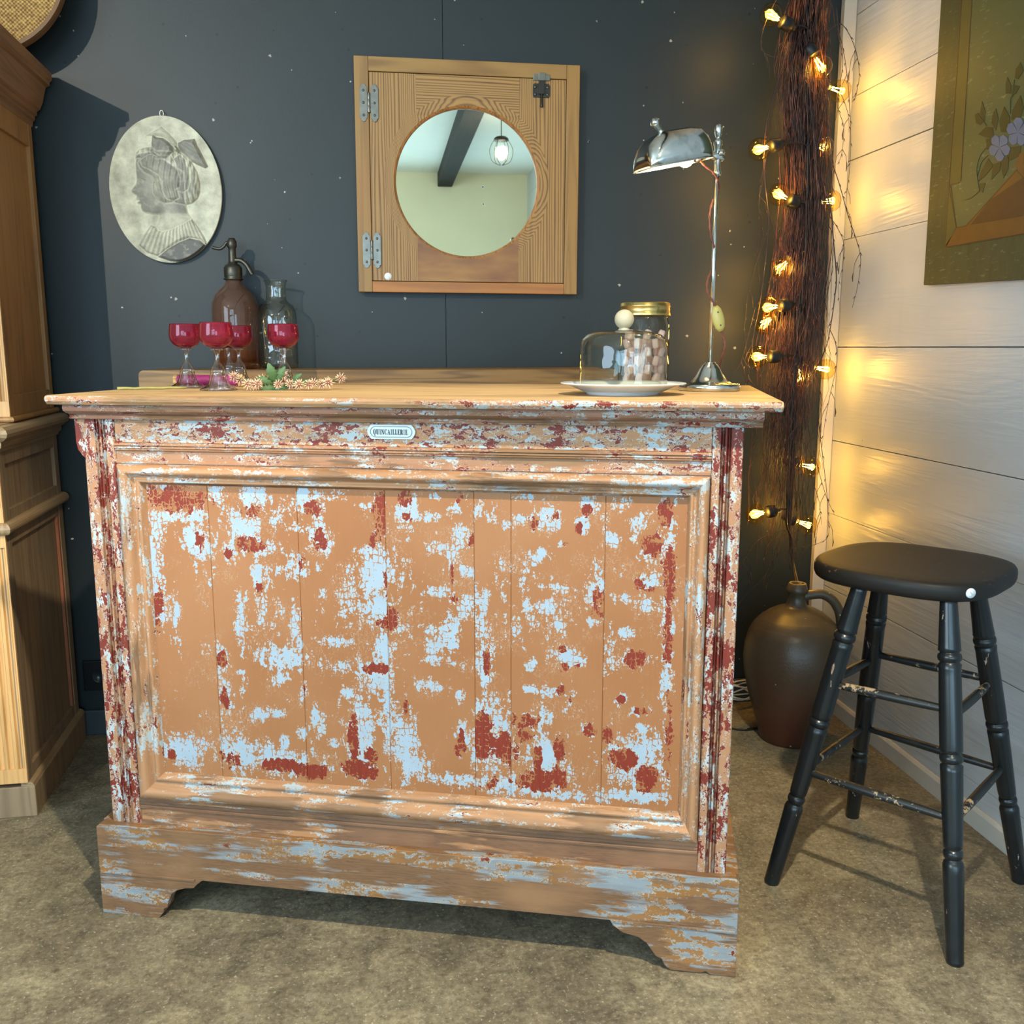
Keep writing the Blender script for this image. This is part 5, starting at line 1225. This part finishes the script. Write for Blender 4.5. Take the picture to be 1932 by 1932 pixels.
m = MB().tube(smooth_path([at_z(1380, 1374, .004), at_z(1405, 1377, .004), at_z(1432, 1373, .004), Vector((1.03, 2.50, .004))], 6), .0028, 6)
tag(build(m, 'floor_cord', M_RUB, origin=tuple(at_z(1405, 1377, .004))), 'thin dark cord on the floor between the counter and the brown jug', 'cord')

# ================================================================== BLACK STOOL
FEET = dict(FL=(.779, 1.728), BL=(1.084, 1.973), F=(1.003, 1.431), R=(1.296, 1.663))
TOPS = dict(FL=(.900, 1.667), BL=(.996, 1.760), F=(1.013, 1.554), R=(1.108, 1.612))
SCX, SCY = 1.042, 1.722; HS = .6455
t = NT('worn_black_paint'); n1 = t.noise(t.co((1, 1, .22)), 70, 6, .72); n2 = t.noise(t.co(), 7, 3)
w_ = t.step(t.math('ADD', n1, t.math('MULTIPLY', t.math('SUBTRACT', n2, .5), .55)), .69, .71)
c = t.mix(t.noise(t.co(), 25, 3), L('#0d1113'), L('#1b2124')); c = t.mix(w_, c, t.mix(n1, L('#7d4a3c'), L('#b5a592')))
t.bump(n1, .15, .001); M_SBLK = t.fin(c, .27, spec=.5)
t = NT('worn_black_seat'); n1 = t.noise(t.co((.25, 1, 1), rot=(0, 0, .5)), 60, 5, .7); n2 = t.noise(t.co(), 5, 3)
w_ = t.step(t.math('ADD', n1, t.math('MULTIPLY', t.math('SUBTRACT', n2, .5), .4)), .68, .72)
c = t.mix(n2, L('#141312'), L('#26231f')); c = t.mix(t.math('MULTIPLY', w_, .8), c, L('#6d4a3a')); t.bump(n1, .1, .001); M_SSEAT = t.fin(c, .5, spec=.28)
t = NT('rung_paint'); n1 = t.noise(t.co(), 60, 6, .72); n2 = t.noise(t.co(), 6, 2)
w_ = t.step(t.math('ADD', n1, t.math('MULTIPLY', t.math('SUBTRACT', n2, .5), .9)), .60, .63)
c = t.mix(w_, L('#171b1c'), L('#a38c6d')); M_RUNG = t.fin(c, .4)
stool = root('bar_stool', (SCX, SCY, 0), 'black painted wooden bar stool with turned legs and rounded square seat, right of the counter', 'stool')
def superel(a_, r, n_=3.0, rot=radians(-51)):
    c_, s_ = cos(a_), sin(a_); q = (abs(c_)**n_+abs(s_)**n_)**(-1/n_)
    x, y = c_*q*r, s_*q*r; return (x*cos(rot)-y*sin(rot), x*sin(rot)+y*cos(rot))
v = []; f = []; NS = 72; R0 = .1745
rings = [(.0, .0008), (.80, .0008), (.93, -.0008), (.975, -.003), (.995, -.008), (1.0, -.014), (.998, -.024), (.985, -.031), (.955, -.0355), (.90, -.037), (0, -.037)]
for r_, z_ in rings:
    for k in range(NS):
        x, y = superel(2*pi*k/NS, R0*max(r_, .001)); v.append((SCX+x, SCY+y, .682+z_))
for i in range(len(rings)-1):
    for k in range(NS): l_ = (k+1) % NS; f.append(((i+1)*NS+k, (i+1)*NS+l_, i*NS+l_, i*NS+k))
seat = build(MB().add(v, f, True), 'seat', M_SSEAT, stool)
def leg_r(s_):   # s_ = height/HS, radius with turned rings
    r = .0165+.0035*sin(min(max((s_-.30)/.7, 0), 1)*pi)
    if s_ < .30: r = .0150+.004*(s_/.30)
    if s_ > .83: r = .0205-(s_-.83)/.17*.0055
    return r
LEGP = {}
for nme in FEET:
    a = Vector((*FEET[nme], 0)); b = Vector((*TOPS[nme], HS)); d = b-a; Ln = d.length; LEGP[nme] = (a, d)
    prof = [(0, .0), (.0135, 0), (.0155, .004)]; zz = .01
    ringz = [.195/HS, .365/HS, .545/HS]
    while zz < 1:
        prof.append((leg_r(zz), zz*Ln)); zz += .02
    out = []
    for r, z in prof:
        if any(abs(z/Ln-q) < .022 for q in ringz): continue
        out.append((r, z))
    for q in ringz:
        r = leg_r(q); out += [(r, (q-.021)*Ln), (r*.86, (q-.017)*Ln), (r*.86, (q-.013)*Ln), (r*.98, (q-.010)*Ln), (r*1.04, (q-.004)*Ln), (r*1.04, (q+.002)*Ln), (r*.98, (q+.008)*Ln), (r*.84, (q+.010)*Ln), (r*.84, (q+.013)*Ln), (r*.99, (q+.018)*Ln)]
    out = [o_ for o_ in out if o_[1] > 0 or True]; head = out[:3]; rest = sorted(out[3:], key=lambda o_: o_[1])
    m = MB().lathe(head+rest+[(leg_r(1), Ln+.006), (0, Ln+.006)], a, 24, axis=d.normalized())
    m.v = [(p[0], p[1], max(p[2], 0.0005)) for p in m.v]
    build(m, 'leg', M_SBLK, stool)
def on(nme, z): a, d = LEGP[nme]; return a+d*(z/d.z)
for (p, q, z1_, z2_) in [('BL', 'R', .456, .461), ('FL', 'BL', .453, .440), ('FL', 'F', .446, .4494), ('F', 'R', .435, .455), ('BL', 'R', .262, .262), ('FL', 'BL', .262, .262), ('FL', 'F', .256, .2554), ('F', 'R', .25, .27)]:
    a, b = on(p, z1_), on(q, z2_); Ln = (b-a).length
    m = MB().lathe([(.0062, 0), (.0072, Ln*.08), (.0085, Ln*.3), (.0090, Ln*.5), (.0085, Ln*.7), (.0072, Ln*.92), (.0062, Ln)], a, 14, axis=(b-a).normalized())
    build(m, 'rung', M_RUNG, stool)
sp3 = at_z(1833, 1121, .664)
# sticker lies on the seat's rim: find the rim point along that sight line
best = min([(SCX+superel(2*pi*k/720, R0)[0], SCY+superel(2*pi*k/720, R0)[1]) for k in range(720)], key=lambda q: (Vector((q[0], q[1], .664))-sp3).length)
bp3 = Vector((best[0], best[1], .665)); nn = (bp3-Vector((SCX, SCY, .665))).normalized(); nn = (nn+Vector((0, -.25, 0))).normalized()
build(MB().lathe([(.0092, 0), (.0092, .0012), (0, .0012)], bp3-nn*.0005, 24, axis=nn), 'price_sticker', M_STK, stool)
m = MB(); sd2 = nn.cross(Vector((0, 0, 1))).normalized()*-1; scribble(m, bp3+nn*.0009, sd2, Vector((0, 0, 1)), 3); build(m, 'pencil_mark', M_PEN, stool.children[-1])

# ================================================================== PAINTING ON THE RIGHT WALL
XP = XW-.022
t = NT('green_canvas'); wv = t.noise(t.co((1, 1, 1)), 500, 2); n_ = t.noise(t.co(), 6, 4, .6); cr_ = t.noise(t.co((1, .25, 1)), 90, 4, .7)
c = t.mix(n_, L('#3c482b'), L('#4d583a')); c = t.mix(t.math('MULTIPLY', t.step(cr_, .6, .68), .35), c, L('#8f9a72')); t.bump(t.math('ADD', wv, cr_), .3, .001); M_CAN = t.fin(c, .5)
M_BORD = t2 = None
t = NT('dark_green_border'); n_ = t.noise(t.co((1, 1, .3)), 40, 4, .7); c = t.mix(n_, L('#222c1c'), L('#3f4a30')); c = t.mix(t.math('MULTIPLY', t.step(t.noise(t.co((1, .2, 1)), 160, 3, .7), .60, .72), .3), c, L('#8f9b7c')); t.bump(n_, .4, .002); M_BORD = t.fin(c, .55)
pa = at_x(1742, 538, XP); pb_ = at_x(1775, 0, XP); ye = 1.42; zt_ = 2.28
pnt = root('flower_painting', (XW-.011, (pa.y+ye)/2, pa.z), 'green canvas painting of blue flowers and a brown basket corner on the white board wall', 'painting')
slope = (at_x(1932, 527, XP).z-pa.z)/(at_x(1932, 527, XP).y-pa.y)
lx = lambda z: pa.y+(pb_.y-pa.y)*(z-pa.z)/(pb_.z-pa.z)
poly = [(pa.y, pa.z), (lx(zt_), zt_), (ye, zt_), (ye, pa.z+slope*(ye-pa.y))]
build(MB().prism(poly, 'x', XP, XW-.0015), 'canvas', M_BORD, pnt, bevel=.002)
def PX(x, y): p = at_x(x/3.45+1600, y/3.45, XP); return (p.y, p.z)
def decal(polys, name, mat, lift, lab=None):
    m = MB()
    for pts in polys:
        q = [PX(x, y) for x, y in pts]; m.prism(q, 'x', XP-lift, XP-.0001)
    o = build(m, name, mat, pnt)
    if lab: o['label'] = lab
    return o
zt2 = zt_-.03
c1 = PX(742, 0); c2 = PX(632, 1610); sl = (c1[0]-c2[0])/(c1[1]-c2[1])
topL = (c2[0]+sl*(zt2-c2[1]), zt2)
rb = PX(1145, 1520); slb = (rb[1]-c2[1])/(rb[0]-c2[0]); botR = (ye+.03, c2[1]+slb*(ye+.03-c2[0]))
m = MB().prism([c2, topL, (ye+.03, zt2), botR], 'x', XP-.0004, XP-.0001); build(m, 'inner_field', M_CAN, pnt)
M_OCH = plain('ochre_green_band', '#4a4a26', .55, var=.15); M_BRN = plain('brown_paint_line', '#4a2c14', .5); M_ORB = plain('orange_brown_paint', '#5d3d18', .5, var=.25, scale=30); M_BSK = plain('dark_basket_brown', '#3c2310', .5, var=.25, scale=40)
e1 = PX(808, 0); e2 = PX(735, 1180); sl2 = (e1[0]-e2[0])/(e1[1]-e2[1])
m = MB().prism([PX(662, 1200), c2 and (c2[0]+sl*(PX(662, 1200)[1]-c2[1]), PX(662, 1200)[1]), topL, (e2[0]+sl2*(zt2-e2[1]), zt2), e2], 'x', XP-.0007, XP-.0004); build(m, 'ochre_band', M_OCH, pnt)
def line(a, b, w_): 
    a = Vector(a); b = Vector(b); n_ = Vector((-(b-a).y, (b-a).x)).normalized()*w_/2
    return [tuple(a-n_), tuple(b-n_), tuple(b+n_), tuple(a+n_)]
m = MB()
for a, b in (((c2), topL), ((e2), (e2[0]+sl2*(zt2-e2[1]), zt2)), (c2, botR), (PX(668, 1210), PX(706, 1482)), (PX(706, 1482), PX(770, 1470)), (PX(770, 1470), PX(1110, 1095)), (PX(665, 1203), PX(725, 1188))): m.prism(line(a, b, .0022), 'x', XP-.0012, XP-.0007)
build(m, 'painted_lines', M_BRN, pnt)
decal([[(660, 1215), (704, 1484), (650, 1590), (632, 1608), (640, 1420)]], 'ribbon_fold', M_OCH, .0009)
decal([[(632, 1608), (708, 1484), (770, 1470), (1095, 1105), (1145, 1160), (1300, 1130), (1300, 1480), (1145, 1520), (880, 1560)]], 'basket_edge', M_ORB, .0009)
decal([[(800, 1462), (930, 1300), (1110, 1178), (1150, 1150), (1300, 1120), (1300, 1370), (1145, 1405), (1000, 1430)]], 'basket_side', M_BSK, .0013)
decal([[(1090, 1080), (1120, 1000), (1300, 900), (1300, 1130), (1150, 1160)]], 'basket_rim', M_ORB, .0015)
M_PL = plain('painted_leaf_green', '#212e14', .5, var=.35, scale=50); M_PB = plain('painted_petal_blue', '#55637c', .5, var=.3, scale=60)
LV = [[(875,660),(895,720),(890,790),(862,740)],[(828,745),(850,735),(885,790),(860,815),(835,800)],[(965,705),(980,770),(965,850),(935,800),(945,740)],[(1018,695),(1055,760),(1050,860),(1000,860),(985,790)],
      [(850,875),(900,825),(945,830),(950,900),(900,895)],[(900,905),(950,895),(935,960),(905,975)],[(1125,620),(1145,700),(1120,780),(1065,780),(1075,710)],[(1040,500),(1065,560),(1060,610),(1030,610),(1028,550)],
      [(1075,550),(1120,560),(1095,610),(1065,625)],[(1125,405),(1145,460),(1110,515),(1088,510),(1095,450)],[(915,1030),(945,1080),(900,1140),(848,1185),(870,1110)],[(945,1070),(1000,1050),(990,1110),(935,1170)],
      [(1000,1030),(1050,1020),(1045,1100),(1015,1160),(1000,1100)],[(1040,960),(1130,950),(1120,1010),(1060,1045),(1030,1010)],[(860,1195),(895,1190),(880,1255),(855,1230)]]
for q in LV: decal([q], 'painted_leaf', M_PL, .0011)
def petals(cx_, cy_, R_, n_=5, off_=0):
    out = []
    for k in range(n_):
        a_ = off_+2*pi*k/n_; P_ = [(cx_, cy_)]
        for j in range(7):
            b_ = a_+(j/6-.5)*1.15; rr_ = R_*(.75+.28*sin(j/6*pi)-.06*(j == 3)); P_.append((cx_+rr_*cos(b_)*.9, cy_+rr_*sin(b_)*1.15))
        out.append(P_)
    return out
decal(petals(990, 960, 78, 5, .3), 'painted_flower', M_PB, .0017); decal(petals(1110, 860, 84, 5, 1.0), 'painted_flower', M_PB, .0019)
m = MB()
def pline(pts, r):
    P_ = [Vector((XP-.0008, *PX(x, y))) for x, y in pts]; m.tube(smooth_path(P_, 4), r, 5)
pline([(1085, 520), (1075, 620), (1060, 640), (1058, 740)], .0008); pline([(885, 790), (905, 820)], .0008)
pline([(900, 965), (860, 1020), (840, 1110), (855, 1230), (850, 1250), (800, 1290), (768, 1300)], .0007); pline([(915, 1010), (870, 1060), (845, 1150)], .0006)
build(m, 'painted_stem', M_PL, pnt)

# ================================================================== HANGING LAMP SEEN IN THE MIRROR
hl = root('pendant_lantern', (.79, -.95, 2.33), 'small wire pendant lantern with glowing bulb under the ceiling, seen in the round mirror', 'lamp')
m = MB().lathe([(0, .10), (.03, .10), (.045, .09), (.05, .075), (0, .075)], seg=20)
for k in range(6):
    a_ = k*pi/3; m.tube(smooth_path([(.045*cos(a_), .045*sin(a_), .08), (.075*cos(a_), .075*sin(a_), .02), (.06*cos(a_), .06*sin(a_), -.05), (.01*cos(a_), .01*sin(a_), -.075)], 4), .002, 5)
m.tube([(0, 0, .10), (0, 0, CEIL-2.33)], .003, 6)
build(m, 'cage', M_DKIRON, hl, local=True)
build(MB().sphere((0, 0, 0), .03, 16), 'light_bulb', glow('pendant_glow', '#ffe08a', 8), hl, local=True)

l = bpy.data.lights.new('pendant_light', 'POINT'); l.energy = 48; l.color = (1, .90, .72); l.shadow_soft_size = .034
o = bpy.data.objects.new('pendant_light', l); COL.objects.link(o); o.location = (.79, -.95, 2.33)
